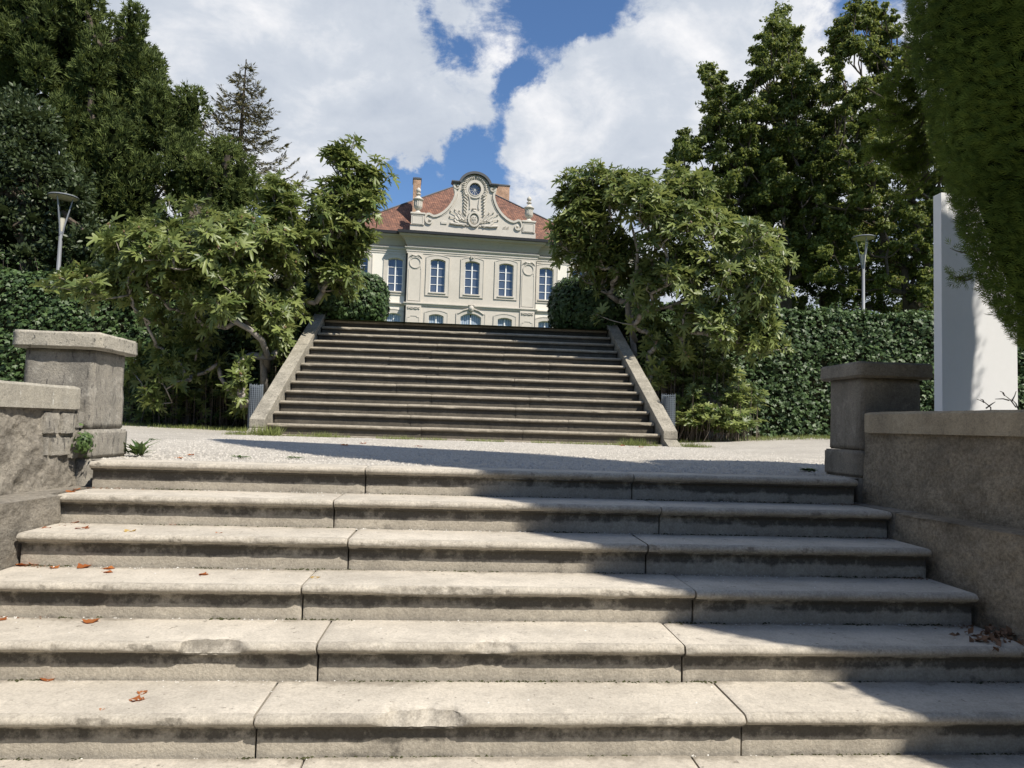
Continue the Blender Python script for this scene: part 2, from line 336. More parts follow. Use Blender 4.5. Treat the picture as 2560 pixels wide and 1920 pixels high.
M['fig'] = leafmat('fig_leaves', (.050, .085, .020), (.24, .28, .085), .32, .42, .4)
M['ivy'] = leafmat('ivy_leaves', (.020, .044, .014), (.085, .135, .042), .12, .48, .32)
M['cyp'] = leafmat('cypress_sprays', (.034, .062, .010), (.17, .24, .045), .25, .75, .15)
M['cypcore'] = plain('cypress_inner_shade', (.010, .014, .005), 1, 0, 0)  # near-black colour standing in for the shade inside dense crowns
M['ivycore'] = plain('ivy_stem_mat', (.02, .022, .012), 1, 0, 0)  # dark tone painting the shadow seen between ivy leaves
M['grass'] = leafmat('grass_blades', (.09, .12, .03), (.22, .25, .08), .3, .6, .3, (.35, .28, .12))
M['weed'] = leafmat('weed_leaves', (.04, .08, .02), (.11, .17, .05), .3, .5, .4)
M['dryleaf'] = leafmat('dry_orange_leaf', (.22, .065, .02), (.42, .15, .04), .2, .6, .3)
M['yellowleaf'] = leafmat('dry_yellow_leaf', (.38, .24, .06), (.5, .36, .12), .2, .6, .3)
M['figfruit'] = plain('unripe_fig_skin', (.16, .10, .05), .6)
M['moss'] = stone('moss_and_dirt', (.07, .075, .03), (.03, .028, .018), fine=90, blotch=20, bump=.8, grain=.5)
M['crumb'] = plain('pale_stone_crumb', (.62, .61, .58), .9)
M['litter'] = plain('brown_leaf_litter', (.15, .085, .05), .95)

# ------------------------------------------------------------------ setting: ground sheets
def sheet(name, pts_fn, nx, ny, material, kind='structure'):
    V = np.array([pts_fn(i/nx, j/ny) for j in range(ny+1) for i in range(nx+1)])
    Fc = np.array([(j*(nx+1)+i, j*(nx+1)+i+1, (j+1)*(nx+1)+i+1, (j+1)*(nx+1)+i) for j in range(ny) for i in range(nx)])
    o = link(name, mesh_np(name, V, Fc, material, smooth=True)); o['kind'] = kind; return o
def landing_z(x, y):
    z = 0.004*fbm((x, y, 0), .8)
    s = min(max((abs(x-.2)-3.7)/4, 0), 1)*min(max((y-7)/4, 0), 1)
    return z-.006+s*(.20 if x > 0 else .07)
o = sheet('landing_gravel', lambda a, b: ((-16+34*a), 4.36+12.3*b, landing_z(-16+34*a, 4.36+12.3*b)), 90, 50, M['gravel'])
link('landing_underlay', mesh_np('landing_underlay', [(-16,1,-1.5),(-2.95,1,-1.5),(-2.95,4.36,-.02),(-16,4.36,-.02),(3.45,1,-1.5),(18,1,-1.5),(18,4.36,-.02),(3.45,4.36,-.02)], [(0,1,2,3),(4,5,6,7)], M['soil']))['kind'] = 'structure'
T_, D0, R_ = .3182, 4.195, .155
def ground_pt(a, b):
    x = -300+600*a; y = -200+600*b; return (x, y, -1.42)
sheet('ground', ground_pt, 8, 8, M['lawn'])
MB().box(-2.3, 2.7, -2.5, D0-7*T_+.05, -1.40, -8*R_).obj('lower_path', M['tread'])['kind'] = 'structure'
# upper garden: terrace behind the retaining walls, rising gently to the house
sheet('upper_terrace', lambda a, b: (-150+300*a, 16.2+160*b, 2.545+ (2.9*min((160*b)/45, 1))), 20, 40, M['lawn'])
for nm, xa, xb in (('terrace_edge_ground', -40, -3.4), ('terrace_edge_ground', 3.8, 40)):
    MB().box(xa, xb, 16.45, 17.2, 0.0, 2.54).obj(nm, M['soil'])['kind'] = 'structure'

# ------------------------------------------------------------------ stone steps
def step_block(name, x0, x1, ynose, ztop, rise, tread, parent, mats, chips=(), seg=.016, over=.050, nose=.041, rough=.0009, seed=0, wave=.0016):
    k = nose/.040
    prof = [(tread, 0, 0), (tread-.075, 0, 0), (tread*.5, 0, 0), (.034, 0, 0), (.014, -.0022*k, 2), (.006, -.009*k, 2), (.0, -.018*k, 2), (.002, -.027*k, 2), (.009, -.035*k, 2), (.018, -.040*k, 2),
            (.024, -.041*k, 1), (.025, -.049*k, 1), (over, -.054*k, 1), (over, -.58*rise, 1), (over, -.76*rise, 1), (over, -rise-.012, 1), (tread, -rise-.012, 1)]
    n = max(2, int((x1-x0)/seg)); V = []; np_ = len(prof); dirt = []
    for i in range(n+1):
        t = i/n; x = x0+(x1-x0)*t; endc = .004 if i in (0, n) else 0
        xx = x+(0)
        wv = wave*fbm((x*.9, seed, ztop), 1.2, 3)
        for j, (py, pz, mi) in enumerate(prof):
            dy = dz = 0; chipped = False
            if j < 16:
                dy = rough*fbm((x, py*3+seed, pz*3), 18, 4)+wv; dz = rough*.7*fbm((x, py*3+9, pz*3+seed), 14, 3)+wv*.5
            y = py+dy; z = pz+dz
            if 3 <= j <= 10:
                for cx, cw, cdp in chips:
                    q = abs(x-cx)/cw
                    if q < 1:
                        c_ = (cdp+.35*cdp*fbm((x*1.7, seed, 0), 14, 3))*(1-q**3)**.6; f_ = min(1, -pz/(.040*k)); cut = c_*(1-f_)+.30*c_*f_+.007*fbm((x, seed, j*.2), 70, 3)
                        if cut > y: y = cut; chipped = True; z -= .0015*abs(fbm((x, seed, j*.5), 50, 2))
            if endc: z = z-endc if j < 7 else z; y = y+endc if 4 <= j <= 15 else y
            V.append((xx, ynose+y, ztop+z)); dirt.append(.58 if chipped else {10: .6, 11: .8, 12: .82, 13: .74, 14: .12, 15: .45}.get(j, .5) if mi == 1 else ((.3 if j > 7 else 0) if mi == 2 else (.75, .10, 0, 0)[min(j, 3)]))  # high under the nosing: stain plus painted shadow; low on the lit strip
    Fc = []; mi_ = []
    for i in range(n):
        for j in range(np_-1):
            Fc.append((i*np_+j, (i+1)*np_+j, (i+1)*np_+j+1, i*np_+j+1)); mi_.append(max(prof[j][2], prof[j+1][2]) if prof[j+1][2] != 2 else 2)
    me = mesh_np(name, V, Fc, None, smooth=True, mats=mats, midx=mi_)
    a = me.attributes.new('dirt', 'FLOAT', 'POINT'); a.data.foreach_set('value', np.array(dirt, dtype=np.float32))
    ev = np.zeros(len(me.edges)*2, dtype=np.int32); me.edges.foreach_get('vertices', ev); ev = ev.reshape(-1, 2)
    jj = ev % np_; sh = (jj[:, 0] == jj[:, 1]) & np.isin(jj[:, 0], [0, 9, 10, 11, 12, 15, 16])
    sa = me.attributes.new('sharp_edge', 'BOOLEAN', 'EDGE'); sa.data.foreach_set('value', sh)
    # close the two ends
    bm = bmesh.new(); bm.from_mesh(me); bm.verts.ensure_lookup_table()
    for base in (0, n*np_):
        f = bm.faces.new([bm.verts[base+j] for j in range(np_)]); f.material_index = 1
    bmesh.ops.recalc_face_normals(bm, faces=bm.faces); bm.to_mesh(me); bm.free()
    return link(name, me, parent)
XL, XR = -2.06, 2.46
low = thing('lower_steps', 'wide pale stone steps with rounded nosings in the foreground', 'steps', (0.2, D0-7*T_, -8*R_))
joints = {0: [787, 1322], 1: [715, 1400], 2: [750, 1385], 3: [650, 1490], 4: [684, 1477], 5: [547, 1616], 6: [630, 1540], 7: [700, 1400]}
nosey = {0: 1010, 1: 1082, 2: 1165, 3: 1265, 4: 1390, 5: 1549, 6: 1700, 7: 1850}
chips = {0: [], 1: [], 2: [(.95, .10, .014), (-.3, .06, .01)], 3: [(onz(945, 1265, -3*R_)[0], .26, .020), (.75, .08, .012)],
         4: [(onz(455, 1390, -4*R_)[0], .13, .062), (onz(1068, 1392, -4*R_)[0], .095, .036), (onz(1478, 1396, -4*R_)[0], .05, .016), (-1.2, .07, .01)],
         5: [(onz(915, 1551, -5*R_)[0], .16, .070), (onz(860, 1551, -5*R_)[0], .05, .02), (onz(200, 1549, -5*R_)[0], .06, .012), (onz(1450, 1549, -5*R_)[0], .09, .010)], 6: [], 7: []}
for k in range(8):
    y = D0-k*T_; z = -k*R_
    xs = [XL if k < 3 else XL-.02*(k-2)] + [onz(j, nosey[k], z)[0] for j in joints[k]] + [XR+.012*k]
    for a in range(3):
        g = .004
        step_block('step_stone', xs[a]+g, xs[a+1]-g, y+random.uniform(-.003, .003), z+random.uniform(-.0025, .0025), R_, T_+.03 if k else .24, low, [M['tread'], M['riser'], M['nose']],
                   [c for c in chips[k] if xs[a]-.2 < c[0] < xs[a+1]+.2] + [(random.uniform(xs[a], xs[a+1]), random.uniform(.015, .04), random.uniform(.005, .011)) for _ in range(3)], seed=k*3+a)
core = MB()
for k in range(8): core.box(XL+.03, XR-.03, D0-k*T_+.085, D0-k*T_+.5+(.3 if k == 0 else 0), -1.41, -k*R_-.028)
core.obj('bedding', M['core'], low)
# dirt, moss and crumbs caught at the foot of each riser
def scatter_chips(name, pts, smin, smax, material, parent=None, flat=.6):
    n = len(pts); base = np.array([(1,0,0),(-.5,.87,0),(-.5,-.87,0),(0,0,1.0)]); base[:, 2] *= flat
    fc = np.array([(0,1,3),(1,2,3),(2,0,3)])
    s = rng.uniform(smin, smax, n); th = rng.uniform(0, 2*PI, n); c, si = np.cos(th), np.sin(th)
    jit = rng.uniform(.6, 1.4, (n, 4, 1))
    B = base[None]*jit
    V = np.stack([B[..., 0]*c[:, None]-B[..., 1]*si[:, None], B[..., 0]*si[:, None]+B[..., 1]*c[:, None], B[..., 2]], -1)*s[:, None, None]+np.array(pts)[:, None, :]
    Fc = (fc[None]+4*np.arange(n)[:, None, None]).reshape(-1, 3)
    o = link(name, mesh_np(name, V.reshape(-1, 3), Fc, material), parent); o['kind'] = 'stuff'; return o
pm, pc, pd = [], [], []
for k in range(1, 8):
    yb = D0-(k-1)*T_+.040; z = -k*R_
    for _ in range(650):
        x = random.uniform(XL, XR); q = fbm((x, k*3.3, 0), 2.2, 4)
        if q > .02: pm.append((x, yb-abs(random.gauss(0, .010)), z-.003+random.uniform(0, .004)))
        elif random.random() < .3: pc.append((x, yb-abs(random.gauss(0, .02)), z-.001))
    for _ in range(26): pc.append((random.uniform(XL, XR), random.uniform(yb-T_+.05, yb), z))
    for _ in range(60): pd.append((random.choice([XL+abs(random.gauss(0, .12)), XR-abs(random.gauss(0, .12))]), yb-abs(random.gauss(0, .03)), z))
tag(scatter_chips('joint_moss', pm, .004, .010, M['moss']), 'dark moss and soil along the foot of the pale risers', 'moss')
tag(scatter_chips('stone_crumbs', pc, .002, .006, M['crumb']), 'small pale stone crumbs scattered on the lower treads', 'crumbs')
tag(scatter_chips('corner_debris', pd, .003, .008, M['litter']), 'brown debris gathered in the corners of the lower steps', 'debris')

# upper flight
RU, TU, DB = .1962, .3786, 11.84
UXL, UXR = -3.07, 3.44
up = thing('upper_staircase', 'long dark stone staircase between sloping parapets climbing to the terrace', 'staircase', (.2, DB, 0))
for k in range(1, 14):
    y = DB+(k-1)*TU; z = RU*k
    c1 = random.uniform(-1.5, -.4); c2 = random.uniform(.8, 2.0); xs = [UXL, c1, c2, UXR]
    for a in range(3):
        ch = [(random.uniform(xs[a], xs[a+1]), random.uniform(.04, .14), random.uniform(.012, .03)) for _ in range(random.choice([0, 1, 2, 2]))]
        step_block('step_stone', xs[a]+.003, xs[a+1]-.003, y+random.uniform(-.006, .006), z+random.uniform(-.004, .004), RU, TU+.03 if k < 13 else .5, up,
                   [M['utread'], M['uriser'], M['unose']], ch, seg=.05, over=.06, nose=.056, rough=.0025, seed=40+k*3+a, wave=.007)
cr_ = MB()
for k in range(1, 14): cr_.box(UXL-.05, UXR+.05, DB+(k-1)*TU+.12, DB+(k-1)*TU+.7, -.05, RU*k-.04)
cr_.obj('bedding', M['core'], up)
MB().box(UXL-.05, UXR+.05, DB-.16, DB+.2, -.05, .018, bev=.006).obj('kerb_stone', M['unose'], up)
link('terrace_floor', mesh_np('terrace_floor', [(UXL-.4, 16.75, 2.54), (UXR+.4, 16.75, 2.54), (UXR+.4, 21, 2.56), (UXL-.4, 21, 2.56)], [(0,1,2,3)], M['gravel']))['kind'] = 'structure'
def para_z(y): return RU+(y-DB)*RU/TU+.115
for sx, X0 in ((-1, UXL-.01), (1, UXR+.01)):
    p = up
    X1 = X0+sx*.245; y0, y1 = 11.72, 16.55
    # wall body
    b = MB(); xi, xo = X0+sx*.012, X1-sx*.012
    prof = [(y0+.03, -.06), (y1, -.06), (y1, para_z(y1)-.125), (y0+.03, para_z(y0)-.125)]
    b.loft([[(xi, a, c) for a, c in prof], [(xo, a, c) for a, c in prof]])
    body = b.obj('parapet_wall', M['para'], p)
    # sloping foot in front
    f = MB(); zf = para_z(y0)-.13
    f.loft([[(xi, y0+.03, -.03), (xi, y0-.36, -.03), (xi, y0+.03, zf)], [(xo, y0+.03, -.03), (xo, y0-.36, -.03), (xo, y0+.03, zf)]]); f.obj('parapet_foot', M['para'], p)
    # coping slabs with joints
    cuts = [y0] + [y0+(y1-y0)*t+random.uniform(-.06, .06) for t in (.2, .42, .62, .82)] + [y1]
    for i in range(5):
        a, c = cuts[i]+(.003 if i else 0), cuts[i+1]-.003
        s = MB(); th = .125; bb = .008; lift = random.uniform(-.004, .004)
        def ring(x, e):
            return [(x, a+e, para_z(a)-th+e+lift), (x, c-e, para_z(c)-th+e+lift), (x, c-e, para_z(c)-e+lift), (x, a+e, para_z(a)-e+lift)]
        s.loft([ring(X0, bb), ring(X0+sx*bb, 0), ring(X1-sx*bb, 0), ring(X1, bb)]); s.obj('coping_slab', M['para'], p)
    MB().box(min(X0, X1)-.03, max(X0, X1)+.03, y1+.006, y1+.55, 2.3, para_z(y1)+.01, bev=.012).obj('end_block', M['para'], p)

# ------------------------------------------------------------------ piers and side walls
def rough_grid(name, P00, P10, P01, P11, nu, nv, amp, scale, material, parent, nrm):
    """grid between four corners, pushed along nrm by noise"""
    P00, P10, P01, P11, nrm = [np.array(p, float) for p in (P00, P10, P01, P11, nrm)]
    V = []
    for j in range(nv+1):
        for i in range(nu+1):
            a, b = i/nu, j/nv; q = (P00*(1-a)+P10*a)*(1-b)+(P01*(1-a)+P11*a)*b
            V.append(q+nrm*(amp*fbm(q, scale, 4)+amp*.35*fbm(q+3, scale*4.2, 3)))
    Fc = [(j*(nu+1)+i, j*(nu+1)+i+1, (j+1)*(nu+1)+i+1, (j+1)*(nu+1)+i) for j in range(nv) for i in range(nu)]
    return link(name, mesh_np(name, np.array(V), Fc, material, smooth=True), parent)
def pier(x0, x1, label, mp='pier', mc='cap'):
    t = thing('stone_pier', label, 'pier', ((x0+x1)/2, 4.56, 0), 0, 'piers at the top of the lower steps')
    y0, y1 = 4.36, 4.78
    def slab(name, ex, za, zb, tp, bev, m_, n=10, amp=.004):
        # box with subdivided, slightly uneven faces
        bm = bmesh.new(); bmesh.ops.create_cube(bm, size=1)
        for v in bm.verts:
            k = tp if v.co.z > 0 else 0
            v.co = Vector(((x0+x1)/2+(v.co.x)*((x1-x0)+2*ex-2*k), (y0+y1)/2+v.co.y*((y1-y0)+2*ex-2*k), za if v.co.z < 0 else zb))
        bmesh.ops.bevel(bm, geom=bm.edges[:], offset=bev, segments=2, affect='EDGES')
        bmesh.ops.subdivide_edges(bm, edges=[e_ for e_ in bm.edges if e_.calc_length() > .05], cuts=n, use_grid_fill=True)
        for v in bm.verts: v.co += Vector((fbm(v.co, 9), fbm(v.co+Vector((3, 1, 2)), 9), .6*fbm(v.co+Vector((7, 5, 1)), 9)))*amp
        me = bpy.data.meshes.new(name); bm.to_mesh(me); bm.free(); me.materials.append(m_); me.shade_smooth() ; link(name, me, t)
    slab('footing', .012, -.42, -.002, 0, .008, M[mp])
    slab('plinth', .012, .0, .170, 0, .010, M[mp])
    slab('shaft', -.012, .172, .645, .006, .008, M[mp], 14)
    slab('cap', .035, .640, .740, 0, .010, M[mc], 14, .005)
    return t
pier(-2.56, -2.13, 'sunlit square stone pier with a flat cap at the left end of the steps')
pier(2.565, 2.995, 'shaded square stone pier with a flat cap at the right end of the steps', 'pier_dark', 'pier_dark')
def wall_line(side, y): return (-2.19-.13*(4.33-y)) if side < 0 else (2.565+.15*(4.33-y))
def ledge_line(side, y): return (-2.03-.16*(3.9-y)) if side < 0 else (2.475+.12*(3.94-y))
for side, lab, lab2 in ((-1, 'rough rendered wall with pale coping beside the left pier, some bare stones showing', 'low rough ledge wall flanking the left ends of the steps'),
                        (1, 'rough brown rendered wall with a stone coping beside the right pier, in shade', 'low rough ledge wall flanking the right ends of the steps')):
    t = thing('side_wall', lab, 'wall', (wall_line(side, 3), 3, 0), 0, 'rendered walls beside the lower steps')
    ya, yb = 4.335, .6
    out = (-side, 0, 0)
    X = lambda y, e=0: wall_line(side, y)+side*e
    rough_grid('render', (X(ya), ya, -.18), (X(yb), yb, -.18), (X(ya, .01), ya, .29), (X(yb, .01), yb, .29), 300, 46, .022 if side < 0 else .010, 6, M['render' if side < 0 else 'render_dark'], t, out)
    bk = MB(); bk.loft([[(X(ya, .03), ya, -1.4), (X(yb, .03), yb, -1.4), (X(yb, .45), yb, -1.4), (X(ya, .45), ya, -1.4)], [(X(ya, .03), ya, .283), (X(yb, .03), yb, .283), (X(yb, .45), yb, .283), (X(ya, .45), ya, .283)]]); bk.obj('wall_core', M['render'], t)
    cuts = [4.30, 2.9, 1.7, .6]
    for i in range(3):
        a, c = cuts[i]-.003*(i > 0), cuts[i+1]+.003; s = MB(); z0, z1 = .285, .415; n = 30; rings = []
        for q in range(n+1):
            y = a+(c-a)*q/n; e = .006 if q in (0, n) else 0
            w_ = lambda s_: .004*fbm((s_*3, y, side), 6, 4)
            rings.append([(X(y, -.022+e)+w_(1), y, z0+e), (X(y, -.022+e)+w_(2), y, z1-.014+w_(3)), (X(y, -.008)+w_(4), y, z1+w_(5)-e), (X(y, .2), y, z1+.006*1+w_(6)-e), (X(y, .47), y, z1-e), (X(y, .47), y, z0)])
        s.loft(rings); s.obj('coping_stone', M['coping' if side < 0 else 'coping_dark'], t, smooth=False)
    t2 = thing('ledge_wall', lab2, 'wall', (ledge_line(side, 3), 3, -.7), 0, 'low ledge walls beside the lower steps')
    XX = lambda y, e=0: ledge_line(side, y)+side*e
    foot = XL-.035 if side < 0 else XR+.02
    ya = 3.885
    rough_grid('ledge_face', (foot+side*0, ya, -1.4), (foot+side*.07, .6, -1.4), (XX(ya), ya, -.165), (XX(.6), .6, -.165), 150, 60, .018, 5, M['render' if side < 0 else 'render_dark'], t2, out)
    # ledge top, sloping slightly to the wall
    V = []; n = 90
    for q in range(n+1):
        y = ya+(.6-ya)*q/n
        for r in range(6):
            f_ = r/5; x = XX(y)*(1-f_)+X(y, .03)*f_; V.append((x+side*(.004*fbm((x, y, 0), 9) if r < 5 else 0), y, -.160+.004*fbm((x, y, 3), 7)-(.008 if r == 0 else 0)))
    Fc = [(q*6+r, q*6+r+1, (q+1)*6+r+1, (q+1)*6+r) for q in range(n) for r in range(5)]
    link('ledge_top', mesh_np('ledge_top', V, Fc, M['render' if side < 0 else 'render_dark'], smooth=True), t2)
    # front return of the ledge where it meets the second step
    MB().box(min(foot, X(ya, .1)), max(foot, X(ya, .1)), ya-.01, ya+.5, -1.3, -.158).obj('ledge_end', M['render'], t2)
    if side < 0:
        # bare squared stones where the render has fallen off, under the coping
        def bare(dx0, dy0, dx1, dy1, prot):
            def onwall(px, py):
                d = ray(px, py); # solve x = -2.19-.13*(4.33-y)
                k_ = (-2.19-.13*4.33)/(d[0]-.13*d[1]); return np.array([d[0]*k_, d[1]*k_, d[2]*k_+EYE])
            A, B = onwall(dx0, dy1), onwall(dx1, dy0)
            ya_, yb_ = min(A[1], B[1]), max(A[1], B[1]); za_, zb_ = min(A[2], B[2]), max(A[2], B[2])
            bm = bmesh.new(); bmesh.ops.create_cube(bm, size=1)
            for v in bm.verts:
                y = ya_ if v.co.y < 0 else yb_
                v.co = Vector((wall_line(-1, y)+(prot if v.co.x > 0 else -.05), y, za_ if v.co.z < 0 else zb_))
            bmesh.ops.bevel(bm, geom=bm.edges[:], offset=.004, segments=2, affect='EDGES')
            bmesh.ops.subdivide_edges(bm, edges=[e_ for e_ in bm.edges if e_.calc_length() > .02], cuts=3, use_grid_fill=True)
            for v in bm.verts: v.co += Vector((fbm(v.co, 20), .5*fbm(v.co+Vector((3, 1, 2)), 20), .5*fbm(v.co+Vector((7, 5, 1)), 20)))*.006
            me = bpy.data.meshes.new('stone'); bm.to_mesh(me); bm.free(); me.materials.append(M['pier']); link('stone', me, t)
        for bb in ((91, 892, 125, 937, .012), (129, 893, 160, 937, .014), (163, 890, 178, 925, .008), (90, 945, 104, 985, .008), (108, 945, 150, 985, .010), (152, 945, 170, 990, .006)): bare(*bb)

# ------------------------------------------------------------------ gravel stones on the landing
n = 26000
u_ = rng.random(n); yy = 4.42+7.3*u_**1.5; xx = -3.2+7.2*rng.random(n)+(0)
xx = np.where(rng.random(n) < .3, xx*2.1-.2, xx)
ok = ~((xx > -2.6) & (xx < -2.1) & (yy < 4.8)) & ~((xx > 2.5) & (xx < 3.05) & (yy < 4.8))
pts = [(x, y, landing_z(x, y)-.002) for x, y in zip(xx[ok], yy[ok])]
tag(scatter_chips('gravel_stones', pts, .006, .015, M['pebble'], flat=.8), 'pale loose gravel covering the landing between the two flights', 'gravel')

# ------------------------------------------------------------------ foliage machinery
def frames(nrm, upv=None):
    """random tangent frames for unit vectors nrm: returns (n,3,3) columns side, up, normal"""
    n = len(nrm); a = rng.normal(size=(n, 3)) if upv is None else upv
    side = np.cross(a, nrm); side /= (np.linalg.norm(side, axis=1, keepdims=True)+1e-9)
    u2 = np.cross(nrm, side); return np.stack([side, u2, nrm], -1)
def unit(v): return v/(np.linalg.norm(v, axis=-1, keepdims=True)+1e-9)
def instance(tv, tf, pos, frm, size, tint, name, material, parent, kind='stuff'):
    tv = np.array(tv, float); tf = np.array(tf); n = len(pos)
    size = np.asarray(size); S_ = size[:, None, None] if size.ndim == 1 else size[:, None, :]
    V = np.einsum('nij,nkj->nki', frm, tv[None]*S_)+pos[:, None, :]
    Fc = (tf[None]+len(tv)*np.arange(n)[:, None, None]).reshape(-1, tf.shape[1])
    o = link(name, mesh_np(name, V.reshape(-1, 3), Fc, material, tint=np.repeat(tint, len(tf))), parent)
    if kind: o['kind'] = kind
    return o
LEAF = ([(0, -.5, 0), (.28, .0, .10), (0, .55, 0), (-.28, .0, .10)], [(0, 1, 2), (0, 2, 3)])
TUFT = ([(0, 0, 0), (.10, .45, .04), (0, 1.0, 0), (-.10, .45, .04)], [(0, 1, 2), (0, 2, 3)])
IVY = ([(0, .28, .05), (0, 1, -.02), (.24, .52, 0), (.62, .45, -.03), (.3, .05, 0), (0, .10, .0), (-.3, .05, 0), (-.62, .45, -.03), (-.24, .52, 0)],
       [(0, i, i+1) for i in range(1, 8)]+[(0, 8, 1)])
def in_poly(poly, n):
    P = np.array(poly, float); lo, hi = P.min(0), P.max(0); out = []
    while len(out) < n:
        q = lo+(hi-lo)*rng.random(2); c = False
        for i in range(len(P)):
            a, b = P[i], P[i-1]
            if (a[1] > q[1]) != (b[1] > q[1]) and q[0] < (b[0]-a[0])*(q[1]-a[1])/(b[1]-a[1])+a[0]: c = not c
        if c: out.append(q)
    return out
def clump_leaves(cl, per, shell=(.55, 1.05), fixed=False):
    """cl: list of (centre, radii(3)); returns positions and outward normals"""
    pos, nr = [], []
    for c, r in cl:
        m_ = per if fixed else max(4, int(per*(np.prod(r))**(2/3))); d = unit(rng.normal(size=(m_, 3)))
        k_ = rng.uniform(shell[0], shell[1], (m_, 1))**.7
        pos.append(np.array(c)+d*np.array(r)*k_); nr.append(unit(d/np.array(r)))
    return np.concatenate(pos), np.concatenate(nr)
def grow(root, targets, r0, tip=.01, wob=.06, n=6, bias=None, seg=3):
    """branch skeleton reaching every target; returns MB"""
    nodes = [np.array(p, float) for p in root]; par = [-1]+list(range(len(root)-1)); cnt = [0]*len(nodes); order = sorted(range(len(targets)), key=lambda i: np.linalg.norm(targets[i]-nodes[0]))
    for i in order:
        t = np.array(targets[i]); A = np.array(nodes); d = np.linalg.norm(A-t, axis=1); h = np.linalg.norm(A-nodes[0], axis=1)
        ht = np.linalg.norm(t-nodes[0]); cost = d+.35*np.maximum(0, h-ht*.92)*3+.06*h
        j = int(np.argmin(cost)); a = nodes[j]; L_ = d[j]
        prev = j
        for s in range(1, seg+1):
            f_ = s/seg; q = a*(1-f_)+t*f_+(rng.normal(size=3)*wob*L_*(f_*(1-f_)*4)) + np.array([0, 0, -.10*L_*f_*(1-f_)*4*.6])
            nodes.append(q); par.append(prev); cnt.append(0); prev = len(nodes)-1
        k_ = prev
        while k_ != -1: cnt[k_] += 1; k_ = par[k_]
    cm = max(cnt); mb = MB()
    rad = [tip+(r0-tip)*(c/cm)**.5 if c else tip for c in cnt]
    for i in range(1, len(nodes)):
        if rad[i] < .0035: continue
        mb.tube([nodes[par[i]], nodes[i]], [min(rad[par[i]], rad[i]*1.35), rad[i]], n if rad[i] > .03 else 4)
    return mb

# --- far trees, left: a mass of yews, spruce, laurel
def yew(poly, Y, dY, ncl, rpx, label, trunk_x, per=170, mat_='yew', size=(.10, .20), lift=1.5, thick=None, name='yew_tree', cat='tree', tintb=0, group=None, template=TUFT, rz=(1.0, 1.9), stickout=.55):
    base = at(trunk_x, 600, Y); t = thing(name, label, cat, (base[0], Y, 2.5), 0, group)
    cl = []
    for q in in_poly(poly, ncl):
        yq = Y+rng.uniform(-dY, dY); c = at(q[0], q[1], yq); r = rpx*rng.uniform(.6, 1.25)*yq/1540
        cl.append((c, (r, r, r*rng.uniform(*rz))))
    pos, nr = clump_leaves(cl, per)
    keep = pos[:, 2] > 2.4; pos, nr = pos[keep], nr[keep]
    upd = unit(nr*stickout+np.array([0, 0, 1.0])*lift*.5+rng.normal(size=nr.shape)*.42)   # direction the spray points
    fr = frames(unit(np.cross(upd, rng.normal(size=nr.shape))), None)
    side = unit(np.cross(upd, rng.normal(size=nr.shape))); nn = np.cross(side, upd); fr = np.stack([side, upd, nn], -1)
    tint = np.clip(rng.beta(2, 2.5, len(pos))+tintb, 0, 1)
    o = instance(*template, pos, fr, rng.uniform(*size, len(pos)), tint, 'foliage', M[mat_], t)
    tr = grow([(base[0], Y, 2.3), (base[0]+.1, Y, 4.5), (base[0], Y, 7)], [c for c, r in cl[::2]], .3, .02, .05)
    tr.obj('trunk', M['bark2'], t)
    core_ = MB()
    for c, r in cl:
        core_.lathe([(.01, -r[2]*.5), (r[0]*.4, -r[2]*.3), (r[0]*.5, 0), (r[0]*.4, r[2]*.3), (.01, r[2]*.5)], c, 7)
    core_.obj('inner_branches', M['cypcore'], t)['kind'] = 'stuff'  # solid dark lumps, crown shade put into their colour
    return t
TUFT3 = ([(0, 0, 0), (.07, .5, .03), (0, 1.0, 0), (-.07, .5, .03), (.45, .75, .1), (.14, .5, .06), (-.45, .70, .08), (-.14, .45, .02), (.0, .3, 0)],
         [(0, 1, 2), (0, 2, 3), (8, 5, 4), (8, 6, 7), (0, 1, 4), (0, 6, 3)])
yew([(-150, -120), (195, -120), (215, 20), (235, 5), (300, 25), (325, 60), (350, 100), (352, 170), (350, 230), (380, 240), (415, 205), (430, 260), (420, 420), (380, 520), (200, 600), (-150, 620)],
    23, 1.6, 270, 34, 'tall dense dark green yew mass filling the upper left corner', 150, per=1250, size=(.12, .26), name='yew_tree', template=TUFT3)
yew([(380, 330), (430, 240), (470, 260), (520, 320), (545, 400), (540, 480), (400, 500)], 21.5, .8, 40, 24, 'yellowish green conifer crown between the yews and the thin spruce', 470, per=1100, size=(.10, .22), lift=.3, name='conifer_tree', tintb=.18, template=TUFT3)
yew([(-120, 230), (90, 220), (150, 300), (190, 420), (200, 520), (240, 610), (-120, 640)], 19.0, .9, 150, 34, 'dark small leaved laurel shrub below the yews at the left edge', 60, per=1100, mat_='shrub', size=(.08, .15), lift=.2,
    name='laurel_shrub', cat='shrub', template=LEAF, rz=(.8, 1.1), stickout=1.0)
